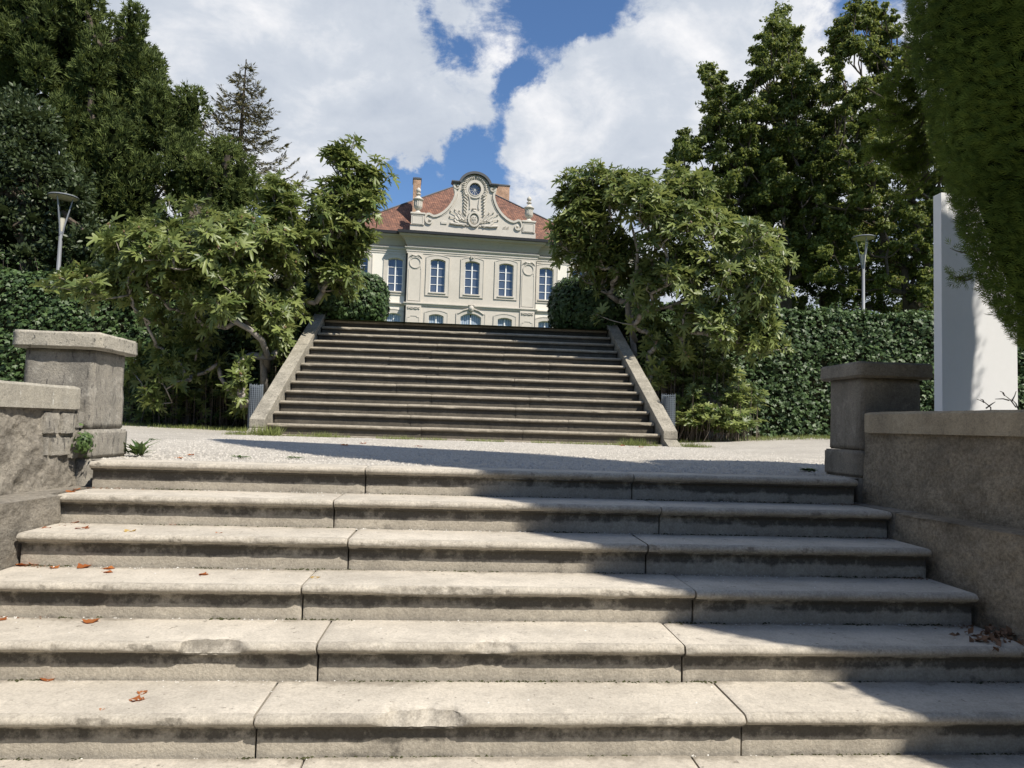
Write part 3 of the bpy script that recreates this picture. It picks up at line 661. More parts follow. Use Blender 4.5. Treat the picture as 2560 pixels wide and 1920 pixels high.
# spruce
def spruce():
    Y = 30; top = at(532, 128, Y); base = np.array([top[0]-.35, Y, 2.6])
    t = thing('spruce_tree', 'thin sparse brownish spruce with sky showing between its drooping branches', 'tree', tuple(base))
    tr = MB(); tr.tube([base, (base+top)/2+np.array([.05, 0, 0]), top], [.28, .14, .02], 7)
    P, D_, TT = [], [], []
    zz = 4.5
    while zz < top[2]-.1:
        f_ = (zz-base[2])/(top[2]-base[2]); Lr = 7.2*(1-f_)**1.02+.12
        for k in range(8 if f_ < .9 else 4):
            a = rng.uniform(0, 2*PI); L_ = Lr*rng.uniform(.7, 1.1); c = base+(top-base)*f_; pts = []
            for s in range(7):
                q = s/6; h = -.50*L_*.5*math.sin(q*PI*.62)+.34*L_*q**3
                pts.append(c+np.array([math.cos(a)*L_*q, math.sin(a)*L_*q, h])+rng.normal(size=3)*.03)
            tr.tube(pts, [max(.010, .045*(1-f_)*(1-s/7)+.008) for s in range(7)], 4)
            m_ = int(19*L_)+5; qs = rng.random(m_)**.75
            for q in qs:
                i = min(5, int(q*6)); g = q*6-i; p = pts[i]*(1-g)+pts[i+1]*g; ddir = unit(pts[i+1]-pts[i])
                sd = rng.choice([-1, 1]); sv = np.cross(ddir, [0, 0, 1])*sd
                for e in range(3):
                    P.append(p+sv*rng.uniform(0, .26)*(1-q*.6)+rng.normal(size=3)*.02); D_.append(unit(sv*.7+ddir*.7+np.array([0, 0, -.15+rng.normal()*.3]))); TT.append(rng.random())
        zz += .62*(1-f_*.55)
    P, D_ = np.array(P), np.array(D_); side = unit(np.cross(D_, rng.normal(size=P.shape))); fr = np.stack([side, D_, np.cross(side, D_)], -1)
    instance(*TUFT, P, fr, rng.uniform(.10, .26, len(P)), np.array(TT), 'foliage', M['spruce'], t)
    tr.obj('trunk', M['bark2'], t)
spruce()
# oaks on the right
def oak(poly, Y, dY, ncl, rpx, label, root, per=190, tintb=0, extra=None):
    b0 = at(root, 640, Y); t = thing('oak_tree', label, 'tree', (b0[0], Y, 2.6), 0, 'oaks behind the right hedge')
    cl = []
    pts = in_poly(poly, ncl)+[np.array(e_)+rng.normal(size=2)*9 for e_ in (extra or []) for _ in range(2)]
    for q in pts:
        yq = Y+rng.uniform(-dY, dY); c = at(q[0], q[1], yq); r = rpx*rng.uniform(.4, 1.3)*yq/1540
        cl.append((c, (r, r, r*rng.uniform(.6, .95))))
    # break every clump into small sprigs
    sub = []
    for c, r in cl:
        for _ in range(8):
            d = unit(rng.normal(size=3))*np.array(r)*rng.uniform(.3, 1.35); s = r[0]*rng.uniform(.22, .5); sub.append((c+d, (s*1.8, s*1.8, s*1.2)))
    pos, nr = clump_leaves(sub, int(per/4.6), (.2, 1.15), True); nr = unit(nr*.5+rng.normal(size=nr.shape)*.7+np.array([.1, -.2, .35]))
    keep = pos[:, 2] > 2.6; pos, nr = pos[keep], nr[keep]
    instance(*LEAF, pos, frames(nr), rng.uniform(.09, .17, len(pos)), np.clip(rng.beta(2, 2.6, len(pos))+tintb+.35*np.maximum(0, rng.normal(size=len(pos))-1.2), 0, 1), 'foliage', M['oak'], t)
    grow([(b0[0], Y, 2.4), (b0[0]+.1, Y+.1, 4), (b0[0]-.1, Y, 6)], [c for c, r in cl], .20, .008, .05).obj('trunk', M['bark2'], t)
oak([(1450, 350), (1470, 300), (1500, 285), (1530, 290), (1530, 230), (1518, 190), (1530, 140), (1570, 150), (1590, 205), (1625, 185), (1632, 100), (1662, 55), (1695, 35), (1730, 80), (1750, 140), (1790, 185), (1810, 260), (1830, 420), (1840, 560), (1640, 610), (1560, 520), (1470, 400)],
    25, 2.0, 520, 17, 'dark oak with a ragged pointed crown beside the right fig', 1700, per=190, extra=[(1530, 155), (1545, 190), (1690, 30), (1680, 60), (1705, 60), (1655, 150), (1640, 175), (1475, 290), (1465, 330)])
oak([(1790, 150), (1805, 60), (1850, 30), (1880, 20), (1925, 30), (1955, 70), (1990, 40), (2260, -60), (2260, 640), (1720, 640), (1760, 420), (1800, 250)],
    23, 1.8, 520, 17, 'broad oak filling the space between the lamp and the clipped cypress', 1960, per=190, tintb=.08, extra=[(1850, 25), (1880, 10), (1830, 60), (1800, 110), (1920, 30)])
# tall oak further back closing the gaps low down
oak([(1520, 420), (1600, 300), (1760, 260), (2250, 220), (2250, 680), (1560, 680)], 28, 1.4, 600, 26, 'low dark oak branches behind the right lamp', 1780, per=170, tintb=-.15)

# --- ivy clad retaining walls
def ivy_wall(x0, x1, ztop, label, y=16.2):
    t = thing('ivy_hedge', label, 'hedge', ((x0+x1)/2, y, 0), 0, 'ivy covered terrace walls')
    MB().box(x0, x1, y+.06, y+.24, -.1, ztop-.12).obj('wall', M['ivycore'], t)
    V = []; P = []; Nn = []
    A = (x1-x0)*ztop; n_ = int(A*470)
    x = rng.uniform(x0, x1, n_); z = rng.uniform(-.05, ztop, n_)
    bul = np.array([.16*fbm((a, 0, b), 1.1, 4) for a, b in zip(x, z)])
    P = np.stack([x, y-.02-bul+rng.uniform(-.13, .06, n_), z], 1); Nn = unit(np.stack([rng.normal(size=n_)*.6, -np.ones(n_), .45+rng.normal(size=n_)*.6], 1))
    n2 = int((x1-x0)*420); x = rng.uniform(x0, x1, n2); hh = np.array([.10+.12*fbm((a, 5, 0), 1.1, 3) for a in x])
    P2 = np.stack([x, rng.uniform(y-.1, y+.45, n2), ztop-.12+hh*rng.random(n2)*1.4+.04], 1); N2 = unit(rng.normal(size=(n2, 3))*.6+np.array([0, -.3, 1]))
    P = np.concatenate([P, P2]); Nn = np.concatenate([Nn, N2])
    down = unit(np.array([0, 0, -1.0])+rng.normal(size=P.shape)*.5)
    side = unit(np.cross(down, Nn)); upv = np.cross(Nn, side); fr = np.stack([side, upv, Nn], -1)
    tint = np.clip(rng.beta(2, 3, len(P))+np.where(P[:, 2] > ztop-.1, .3, 0), 0, 1)
    instance(*IVY, P, fr, rng.uniform(.05, .12, len(P)), tint, 'foliage', M['ivy'], t)
    # runners sticking up from the top
    for _ in range(int((x1-x0)*4)):
        xa = rng.uniform(x0, x1); L_ = rng.uniform(.12, .5); a = rng.normal()*.5
        pts = [(xa+a*L_*q, y+.05-.1*q, ztop-.1+L_*q) for q in (0, .4, .7, 1)]
        if 'run' not in locals(): run = MB()
        run.tube(pts, .004, 3)
        m_ = int(L_*40); pos = np.array([np.array(pts[0])*(1-q)+np.array(pts[3])*q for q in rng.random(m_)])+rng.normal(size=(m_, 3))*.02
        V.append(pos)
    run.obj('runner', M['dead'], t)['kind'] = 'stuff'
    pos = np.concatenate(V); nn = unit(rng.normal(size=pos.shape)+np.array([0, -.5, .6])); o = instance(*IVY, pos, frames(nn), rng.uniform(.04, .07, len(pos)), rng.uniform(.5, 1, len(pos)), 'runner_foliage', M['ivy'], t)
ivy_wall(-13.0, -3.45, 3.32, 'dark ivy covered wall on the left, behind the left fig')
ivy_wall(3.9, 16.5, 3.22, 'glossy ivy covered wall on the right, from the right fig to the white pylon')
def ivy_blob(cx, cy, z0, rx, ry, h, label, flat=1.0):
    t = thing('ivy_bush', label, 'bush', (cx, cy, z0), 0, 'clipped ivy bushes at the head of the stairs')
    n_ = 7500; d = unit(rng.normal(size=(n_, 3))); p_ = 3.2
    k_ = 1/((np.abs(d[:, 0])**p_+np.abs(d[:, 1])**p_+np.abs(d[:, 2])**p_)**(1/p_))
    dd = d*k_[:, None]; s = 1+np.array([.06*fbm(q*1.0, 3, 3) for q in dd])+rng.uniform(-.07, .04, n_)
    P = np.stack([cx+dd[:, 0]*rx*s, cy+dd[:, 1]*ry*s, z0+h/2+dd[:, 2]*h/2*s], 1)
    Nn = unit(d+rng.normal(size=d.shape)*.35+np.array([0, 0, .2])); down = unit(np.array([0, 0, -1.0])+rng.normal(size=P.shape)*.5); side = unit(np.cross(down, Nn)); fr = np.stack([side, np.cross(Nn, side), Nn], -1)
    instance(*IVY, P, fr, rng.uniform(.06, .11, n_), rng.beta(2, 3, n_), 'foliage', M['ivy'], t)
    c = MB(); n1, n2 = 10, 16; rings = []
    for a in range(n1+1):
        ph = -PI/2+PI*a/n1; ring = []
        for b_ in range(n2):
            th = 2*PI*b_/n2; q = np.array([math.cos(ph)*math.cos(th), math.cos(ph)*math.sin(th), math.sin(ph)]); k1 = .90/((abs(q)**p_).sum()**(1/p_)); q = q*k1
            ring.append((cx+q[0]*rx, cy+q[1]*ry, z0+h/2+q[2]*h/2))
        rings.append(ring)
    c.loft(rings).obj('inner_branches', M['ivycore'], t)['kind'] = 'stuff'
ivy_blob(-2.95, 17.3, 2.5, 1.15, 1.0, 1.35, 'sunlit rounded ivy bush at the top left of the upper stairs')
ivy_blob(3.25, 17.2, 2.5, 1.05, .9, 1.42, 'dark squarish ivy bush at the top right of the upper stairs')

# --- fig trees
half = [(0, .80), (9, .70), (16, .50), (22, .27), (29, .22), (35, .42), (43, .68), (51, .64), (60, .38), (68, .22), (78, .28), (92, .48), (105, .52), (122, .38), (150, .28), (180, .22)]
OUT = [(a, r) for a, r in half]+[(-a, r) for a, r in half[-2:0:-1]]
def fig_leaf(curl, fold, tw):
    vs = [(0, .34, 0)]
    for a, r in OUT:
        x = r*math.sin(math.radians(a)); y = .34+r*math.cos(math.radians(a))
        vs.append((x, y, fold*abs(x)-curl*max(0, y)**2+tw*x*y-.25*curl*x*x))
    b_ = len(vs); vs += [(-.012, -.30, .02), (.012, -.30, .02), (.012, .1, 0), (-.012, .1, 0)]
    fs = [(0, i, i+1) for i in range(1, len(OUT))]+[(0, len(OUT), 1), (b_, b_+1, b_+2), (b_, b_+2, b_+3)]
    return np.array(vs), np.array(fs)
FIGV = [fig_leaf(.25, .30, .1), fig_leaf(.45, .15, -.15), fig_leaf(.6, .35, .05), fig_leaf(.15, .45, .2), fig_leaf(.75, .2, 0), fig_leaf(.35, .5, -.1)]
def fig_tree(blobs, nwh, root, r0, label, extra_targets=(), size=(.15, .25), seedt=0, sticks=(), dens=(9, 15)):
    t = thing('fig_tree', label, 'tree', tuple(root[0]), 0, 'fig trees flanking the upper stairs')
    wts = np.array([b[5] if len(b) > 5 else b[2]*b[3] for b in blobs], float); wts /= wts.sum(); tg = []
    ccl = []
    for _ in range(nwh//7):
        b_ = blobs[rng.choice(len(blobs), p=wts)]; ccl.append((b_, unit(rng.normal(size=3))*rng.uniform(.25, 1.0)**.5))
    while len(tg) < nwh:
        b_, d0 = ccl[rng.integers(len(ccl))]
        d = d0+rng.normal(size=3)*np.array([17/b_[2], 17/b_[3], .16])
        px, py = b_[0]+d[0]*b_[2], b_[1]+d[1]*b_[3]; Y = b_[4]+d[2]*1.0*(b_[2]/120 if b_[2] < 120 else 1)
        q = at(px, py, Y)
        if q[2] < .25: continue
        if abs(q[0]-.2) < 3.75 and q[2] < para_z(min(Y, 16.5))+.45: continue
        tg.append(q)
    for e_ in extra_targets: tg.append(at(*e_))
    tg = np.array(tg)
    mb = grow(root, tg, r0, .007, .09, 7)
    for s in sticks:
        mb.tube([at(*q) for q in s[0]], s[1], 8)
    mb.obj('trunk', M['bark'], t, smooth=True)
    cen = tg.mean(0); recs = []; fr_pos = []
    for q in tg:
        out = unit(q-cen+np.array([0, -.6, .5])); m_ = rng.integers(*dens); ax = unit(out*.8+rng.normal(size=3)*.35+np.array([0, 0, .8]))
        a0 = rng.uniform(0, 2*PI); e1 = unit(np.cross(ax, [.3, .2, .9])); e2 = np.cross(ax, e1)
        if rng.random() < .35: fr_pos.append(q+ax*.02)
        for k in range(m_):
            a = a0+k*2.4; el = rng.uniform(-.3, 1.3)
            d = unit(e1*math.cos(a)+e2*math.sin(a)+ax*el)      # petiole direction
            d = unit(d+np.array([0, 0, .02])); s = rng.uniform(*size)*(1-.25*(el > .6))
            nn = unit(ax+np.array([0, -.15, .5])+rng.normal(size=3)*.60); nn = unit(nn-d*(nn@d)); side = np.cross(d, nn)
            recs.append((q+d*s*.33-ax*rng.uniform(0, .12), side, d, nn, s, rng.integers(6), rng.beta(2, 2)))
    # the 300 that show largest become leaves of their own
    def score(r):
        v = r[0]-np.array([0, 0, EYE]); d = np.linalg.norm(v); return r[4]**2*abs(r[3]@(v/d))/d**2*(1.5 if r[0][1] < cen[1] else .6)
    recs.sort(key=score, reverse=True)
    var = {}
    for r in recs[:300]:
        key = (int(r[5]), int(r[6]*3))
        if key not in var:
            V, Fc = FIGV[key[0]]; var[key] = mesh_np('leaf', V, Fc, M['fig'], tint=np.full(len(Fc), .2+key[1]*.3))
        o = bpy.data.objects.new('leaf', var[key]); COL.objects.link(o); o.parent = t
        o.matrix_parent_inverse = Matrix.Translation(t.location).inverted()
        R = np.stack([r[1], r[2], r[3]], -1)*r[4]
        o.matrix_basis = Matrix(((*R[0], r[0][0]), (*R[1], r[0][1]), (*R[2], r[0][2]), (0, 0, 0, 1)))
    V = []; Fc = []; tn = []; off = 0
    for r in recs[300:]:
        tv, tf = FIGV[r[5]]; R = np.stack([r[1], r[2], r[3]], -1)*r[4]; V.append(tv@R.T+r[0]); Fc.append(tf+off); tn.append(np.full(len(tf), r[6])); off += len(tv)
    o = link('foliage', mesh_np('foliage', np.concatenate(V), np.concatenate(Fc), M['fig'], tint=np.concatenate(tn)), t); o['kind'] = 'stuff'
    fm = MB()
    for q in fr_pos:
        for _ in range(2):
            fm.lathe([(.002, -.02), (.014, -.008), (.017, .004), (.008, .022), (.002, .03)], q+rng.normal(size=3)*.02, 6)
    f_ = fm.obj('figs', M['figfruit'], t); f_['kind'] = 'stuff'
    return t
DY = 2.3
def sh(bl): return [(b[0], b[1], b[2], b[3], b[4]+DY, *b[5:]) for b in bl]
def sq(l): return [(q[0], q[1], q[2]+DY) for q in l]
# (px, py, rx, ry, Y, weight)
fig_tree(sh([(240, 630, 115, 55, 11.2, 6), (330, 560, 115, 80, 11.2, 11), (450, 560, 130, 125, 11.6, 17), (560, 600, 110, 120, 12.0, 12), (640, 470, 80, 75, 12.4, 8), (700, 430, 80, 60, 12.6, 8),
          (770, 430, 45, 60, 12.6, 5), (740, 350, 18, 24, 12.6, 1), (790, 400, 20, 25, 12.6, 1), (755, 490, 50, 50, 12.9, 6), (735, 570, 45, 40, 13.0, 4), (620, 690, 55, 90, 12.5, 6), (420, 720, 150, 90, 12.3, 9), (330, 800, 90, 70, 12.4, 4), (520, 820, 100, 70, 12.6, 5), (700, 550, 60, 60, 12.8, 5)]),
         1000, [np.array([-3.95, 15.4, .02]), np.array([-3.98, 15.1, .6]), at(566, 715, 14.7), at(552, 650, 14.6)], .10,
         'large leafy fig tree left of the upper stairs, spreading behind the left pier', size=(.13, .25),
         extra_targets=sq([(745, 322, 12.6), (705, 330, 12.6), (760, 345, 12.6), (810, 385, 12.6), (650, 405, 12.4), (100, 620, 11), (130, 600, 11), (590, 395, 12.2), (365, 435, 11.4), (420, 440, 11.5)]),
         sticks=[(sq([(468, 678, 11.5), (500, 690, 11.6), (540, 712, 11.7), (566, 735, 11.9), (577, 765, 12.2)])+[(577, 800, 15.1)], [.035, .05, .055, .06, .06, .07]),
                 (sq([(560, 600, 12.1), (600, 560, 12.3), (665, 500, 12.5), (700, 450, 12.6), (725, 400, 12.6), (738, 350, 12.6)]), [.05, .045, .04, .03, .02, .01])])
fig_tree(sh([(1250, 430, 45, 60, 12.6, 5), (1250, 510, 45, 55, 12.8, 5), (1285, 540, 50, 55, 13.0, 8), (1340, 580, 45, 45, 13.2, 6), (1330, 400, 60, 40, 12.8, 5), (1340, 480, 70, 70, 12.7, 8), (1440, 430, 80, 60, 11.9, 11), (1410, 430, 60, 50, 13.4, 5), (1500, 520, 95, 90, 11.8, 14), (1620, 560, 85, 70, 11.6, 10),
          (1450, 600, 90, 80, 12.2, 9), (1600, 660, 85, 75, 11.8, 10), (1640, 700, 70, 60, 11.8, 6), (1500, 720, 110, 60, 12.4, 8), (1400, 700, 50, 60, 12.6, 3), (1450, 790, 60, 55, 12.7, 3), (1315, 665, 25, 18, 12.6, .5)]),
         860, [np.array([4.0, 15.5, .1]), np.array([3.98, 15.5, .9]), at(1366, 720, 15.8), at(1357, 650, 15.7)], .10,
         'large leafy fig tree right of the upper stairs, in front of the ivy wall', size=(.13, .25),
         extra_targets=sq([(1225, 372, 12.6), (1215, 385, 12.6), (1325, 365, 12.6), (1300, 375, 12.6), (1370, 385, 12.5), (1200, 500, 12.6), (1195, 520, 12.6), (1690, 540, 11.6), (1715, 570, 11.6), (1700, 620, 11.6), (1290, 680, 12.8), (1700, 750, 11.8), (1460, 370, 12.3)]),
         sticks=[([(1372, 740, 15.75), (1356, 680, 15.7), (1355, 640, 15.5), (1375, 590, 15), (1378, 540, 14.9), (1360, 470, 14.9)], [.07, .06, .055, .045, .035, .02]),
                 (sq([(1355, 645, 13.2), (1395, 662, 12.9), (1418, 668, 12.7), (1445, 662, 12.5), (1500, 640, 12.2)]), [.05, .045, .04, .035, .03]),
                 (sq([(1445, 665, 12.5), (1520, 690, 12.3), (1560, 712, 12.2), (1640, 720, 12)]), [.035, .03, .025, .015])])
# young shoots and ground shrubs beneath the figs
def shoots(blobs, nwh, label, size, name='fig_sapling', dens=(6, 10), cat='shrub'):
    t = thing(name, label, cat, tuple(at(blobs[0][0], blobs[0][1], blobs[0][4])*np.array([1, 1, 0])))
    tg = []
    wts = np.array([b[2]*b[3] for b in blobs], float); wts /= wts.sum()
    while len(tg) < nwh:
        b_ = blobs[rng.choice(len(blobs), p=wts)]; d = unit(rng.normal(size=3))*rng.random()**.4; q = at(b_[0]+d[0]*b_[2], b_[1]+d[1]*b_[3], b_[4]+d[2]*.5)
        if q[2] > landing_z(q[0], q[1])+.02 and abs(q[0]-.2) > 3.55: tg.append(q)
    tg = np.array(tg); mb = MB(); P = []; fr = []; s_ = []; tn = []
    for q in tg:
        mb.tube([(q[0]+rng.normal()*.08, q[1]+.1, 0), q*np.array([1, 1, .5])+np.array([0, .05, 0]), q], [.008, .006, .004], 4)
        for k in range(rng.integers(*dens)):
            a = rng.uniform(0, 2*PI); d = unit(np.array([math.cos(a), math.sin(a)-.2, rng.uniform(-.3, .5)])); nn = unit(np.array([0, -.5, 1.0])+rng.normal(size=3)*.4); nn = unit(nn-d*(nn@d)); sz = rng.uniform(*size)
            P.append(q+d*sz*.3); fr.append(np.stack([np.cross(d, nn), d, nn], -1)); s_.append(sz); tn.append(rng.random())
    mb.obj('stem', M['dead'], t)['kind'] = 'stuff'
    instance(*FIGV[0], np.array(P), np.array(fr), np.array(s_), np.array(tn), 'foliage', M['fig'], t)
shoots([(1560, 905, 85, 34, 14.2), (1600, 860, 50, 40, 14.6), (1500, 880, 45, 50, 14.6), (1530, 800, 70, 60, 15.2), (1440, 800, 40, 60, 15.2)], 300, 'young fig shoots growing at the foot of the right ivy wall', (.11, .18))
shoots([(540, 850, 40, 50, 15.9), (460, 840, 100, 80, 15.6), (340, 850, 80, 70, 15.6), (610, 780, 40, 60, 15.6)], 170, 'dark leafy shoots under the left fig tree', (.11, .18))

# --- clipped cypress leaning over the right wall
TUFT5 = []
def comb():
    vs, fs = [], []
    for k, (ax, ay, ln) in enumerate([(0, 0, 1), (-.03, .1, .62), (.03, .15, .6), (-.02, .35, .5), (.02, .42, .45)]):
        ang = [0, .6, -.6, .45, -.45][k]; b_ = len(vs); c, s = math.cos(ang), math.sin(ang)
        for x, y, z in [(0, 0, 0), (.035, ln*.5, .02), (0, ln, 0), (-.035, ln*.5, .02)]: vs.append((ax+x*c-y*s, ay+x*s+y*c, z+.04*y))
        fs += [(b_, b_+1, b_+2), (b_, b_+2, b_+3)]
    return np.array(vs), np.array(fs)
COMB = comb()
def cypress(cx, cy, prof, label, n_near, n_far, name='clipped_cypress', strands=True):
    """prof: list of (z, radius)"""
    t = thing(name, label, 'tree', (cx, cy, -.1), 0, 'clipped cypresses beyond the right wall')
    zs = np.array([p[0] for p in prof]); rs = np.array([p[1] for p in prof])
    def rad(z, th): return np.interp(z, zs, rs)*(1+.05*math.sin(3*th+z*1.7)*0+.05*mnoise.noise(Vector((math.cos(th)*1.5, math.sin(th)*1.5, z*.9)))+.05*mnoise.noise(Vector((math.cos(th)*5, math.sin(th)*5, z*3.5))))
    P, D_, sz = [], [], []
    tow = math.atan2(-cy, -cx)
    def put(n_, z0, z1, th0, th1, s0, s1):
        zz = z0+(z1-z0)*rng.random(n_); th = rng.uniform(th0, th1, n_); keep = rng.random(n_) < np.interp(zz, zs, rs)/rs.max()+.35
        for z, h in zip(zz[keep], th[keep]):
            r = rad(z, h)-abs(rng.normal())*.06+.02; o_ = np.array([math.cos(h), math.sin(h), 0]); tang = np.array([-math.sin(h), math.cos(h), 0])
            P.append((cx+o_[0]*r, cy+o_[1]*r, z)); slope = (np.interp(z+.1, zs, rs)-np.interp(z-.1, zs, rs))/.2
            D_.append(unit(o_*.42-tang*.75+np.array([0, 0, .42-.25*min(max(slope, 0), 1.5)])+rng.normal(size=3)*.20)); sz.append(rng.uniform(s0, s1))
    put(n_near, zs[0], 4.6, tow-2.0, tow+1.2, .035, .072) if strands else put(n_near, zs[0], zs[-1], 0, 2*PI, .04, .08)
    if strands: put(n_far, 4.6, zs[-1], 0, 2*PI, .12, .22)
    if strands: put(n_far//3, zs[0], 4.6, tow+1.2, tow+4.3, .10, .18)
    P, D_ = np.array(P), np.array(D_)
    side = unit(np.cross(D_, rng.normal(size=P.shape))); fr = np.stack([side, D_, np.cross(side, D_)], -1)
    tint = np.clip(.45+.35*np.array([fbm(q, 1.5, 2) for q in P])+rng.normal(size=len(P))*.15, 0, 1)
    instance(*COMB, P, fr, np.array(sz), tint, 'foliage', M['cyp'], t)
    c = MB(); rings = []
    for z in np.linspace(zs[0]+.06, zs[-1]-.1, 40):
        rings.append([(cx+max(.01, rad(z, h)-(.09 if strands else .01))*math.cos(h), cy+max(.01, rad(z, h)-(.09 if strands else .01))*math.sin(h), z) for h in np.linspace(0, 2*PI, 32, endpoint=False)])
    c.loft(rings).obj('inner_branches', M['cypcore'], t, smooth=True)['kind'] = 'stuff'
    MB().tube([(cx, cy, -1.2), (cx+.05, cy, zs[0]+.3), (cx, cy, zs[0]+1.5)], [.16, .14, .10], 10).obj('trunk', M['bark2'], t)
    if strands:
        # loose sprays escaping the clipped face to the left
        P, D_, sz = [], [], []; tw = MB()
        for (x0_, y0_, Y0, x1_, y1_, Y1, dn) in STR:
            a, b_ = at(x0_, y0_, Y0), at(x1_, y1_, Y1); pts = [a*(1-q)+b_*q+np.array([0, 0, -.05*math.sin(q*PI)*dn]) for q in np.linspace(0, 1, 6)]
            tw.tube(pts, [.006, .005, .004, .003, .002, .0015], 4); L_ = np.linalg.norm(b_-a); m_ = int(L_*420*dn)
            for q in rng.random(m_):
                p = a*(1-q)+b_*q; d = unit(b_-a); P.append(p+rng.normal(size=3)*.012+np.array([0, 0, -.05*math.sin(q*PI)*dn])); D_.append(unit(d*.8+rng.normal(size=3)*.45)); sz.append(rng.uniform(.025, .07))
        P, D_ = np.array(P), np.array(D_); side = unit(np.cross(D_, rng.normal(size=P.shape))); fr = np.stack([side, D_, np.cross(side, D_)], -1)
        instance(*COMB, P, fr, np.array(sz), rng.uniform(.3, .9, len(P)), 'loose_sprays', M['cyp'], t); tw.obj('twig', M['dead'], t)['kind'] = 'stuff'
STR = [(2100, 592, 3.6, 2045, 586, 3.5, .55), (2100, 600, 3.6, 2060, 600, 3.5, .35), (2085, 545, 3.6, 2052, 536, 3.5, .12)]
for i in range(26):
    yy_ = 150+i*9+random.uniform(-8, 8); sx_ = 1985+(yy_-150)*.10
    STR.append((sx_, yy_, 3.75, sx_-random.uniform(35, 140)*(1-abs(yy_-270)/300), yy_+random.uniform(-25, 60), 3.7, .9))
for i in range(14):
    yy_ = random.uniform(5, 190); STR.append((1985, yy_, 3.75, 1985-random.uniform(20, 42), yy_-random.uniform(0, 25), 3.75, .25))
CYX, CYY = 2.98, 3.12
def prof_from_silhouette(cx, cy, sil):
    d = math.hypot(cx, cy); th = math.atan2(cx, cy); out = []
    for x, y in sil:
        r = ray(x, y); a = math.atan2(r[0], r[1]); rr = d*math.sin(th-a); k_ = math.sqrt(max(d*d-rr*rr, .1))/math.hypot(r[0], r[1]); out.append((EYE+r[2]*k_, rr))
    return out
sil = prof_from_silhouette(CYX, CYY, [(2205, 735), (2165, 680), (2130, 620), (2095, 540), (2070, 450), (2030, 330), (2002, 220), (1980, 100), (1972, 0)])
print('cypress silhouette', [(round(a, 2), round(b, 2)) for a, b in sil])
prof = [(sil[0][0]-.12, .15)]+sil+[(sil[-1][0]+.6, sil[-1][1]), (5.0, 1.08), (7.0, .75), (8.6, .42), (9.75, .05)]
cypress(CYX, CYY, prof, 'dark clipped cypress overhanging the right wall and hiding the top of the white pylon', 62000, 9000)
cypress(5.0, 3.1, [(.3, .4), (2.4, .72), (3.2, .82), (4.3, .82), (4.7, .6), (5.0, .1)], 'low rounded clipped cypress beyond the right wall, outside the picture', 14000, 0, strands=False)
cypress(3.62, 1.5, [(-.2, .3), (.4, .5), (1.3, .57), (1.72, .52), (1.92, .17), (2.34, .17), (2.58, .52), (3.6, .60), (5.0, .56), (6.4, .42), (7.6, .05)], 'slim two tiered clipped cypress nearest the viewer, outside the picture', 16000, 0, strands=False)

def rear_tree(x, y, r, h, label):  # unseen trees added to block low sky and deepen the shade on the risers
    t = thing('lime_tree', label, 'tree', (x, y, -1.42), 0, 'dark lime trees behind the viewer')
    cl = [((x+rng.normal()*r*.5, y+rng.normal()*r*.4, rng.uniform(.6, h-r*.5)), (r*.62, r*.62, r*.55)) for _ in range(16)]
    pos, nr = clump_leaves(cl, 240, (.7, 1.05)); instance(*LEAF, pos, frames(unit(nr+rng.normal(size=nr.shape)*.5)), rng.uniform(.16, .30, len(pos)), rng.random(len(pos)), 'foliage', M['oak'], t)
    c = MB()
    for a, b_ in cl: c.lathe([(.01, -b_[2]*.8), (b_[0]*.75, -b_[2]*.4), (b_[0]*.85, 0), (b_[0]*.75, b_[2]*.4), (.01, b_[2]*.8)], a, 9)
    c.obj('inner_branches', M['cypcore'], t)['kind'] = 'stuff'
    MB().tube([(x, y, -1.45), (x+.1, y, 0), (x, y, 2)], [.25, .2, .12], 8).obj('trunk', M['bark2'], t)
for i_, (x_, y_, r_t, h_) in enumerate([(-11, -7, 2.6, 5.5), (-6.5, -9, 2.8, 6.0), (-1.5, -9.5, 2.7, 6.2), (3.5, -9, 2.7, 5.6), (8.5, -8, 2.6, 5.0), (-10.5, -1.5, 2.2, 4.5), (10.5, -3.0, 2.2, 3.6)]):
    rear_tree(x_, y_, r_t, h_, ['broad dark tree far behind the viewer on the left', 'tall dark tree behind the viewer left of the path', 'tallest dark tree straight behind the viewer', 'dark tree behind the viewer right of the path', 'lower dark tree far behind the viewer on the right', 'round dark tree left of the viewer beyond the wall', 'low dark tree right of the viewer beyond the wall'][i_])
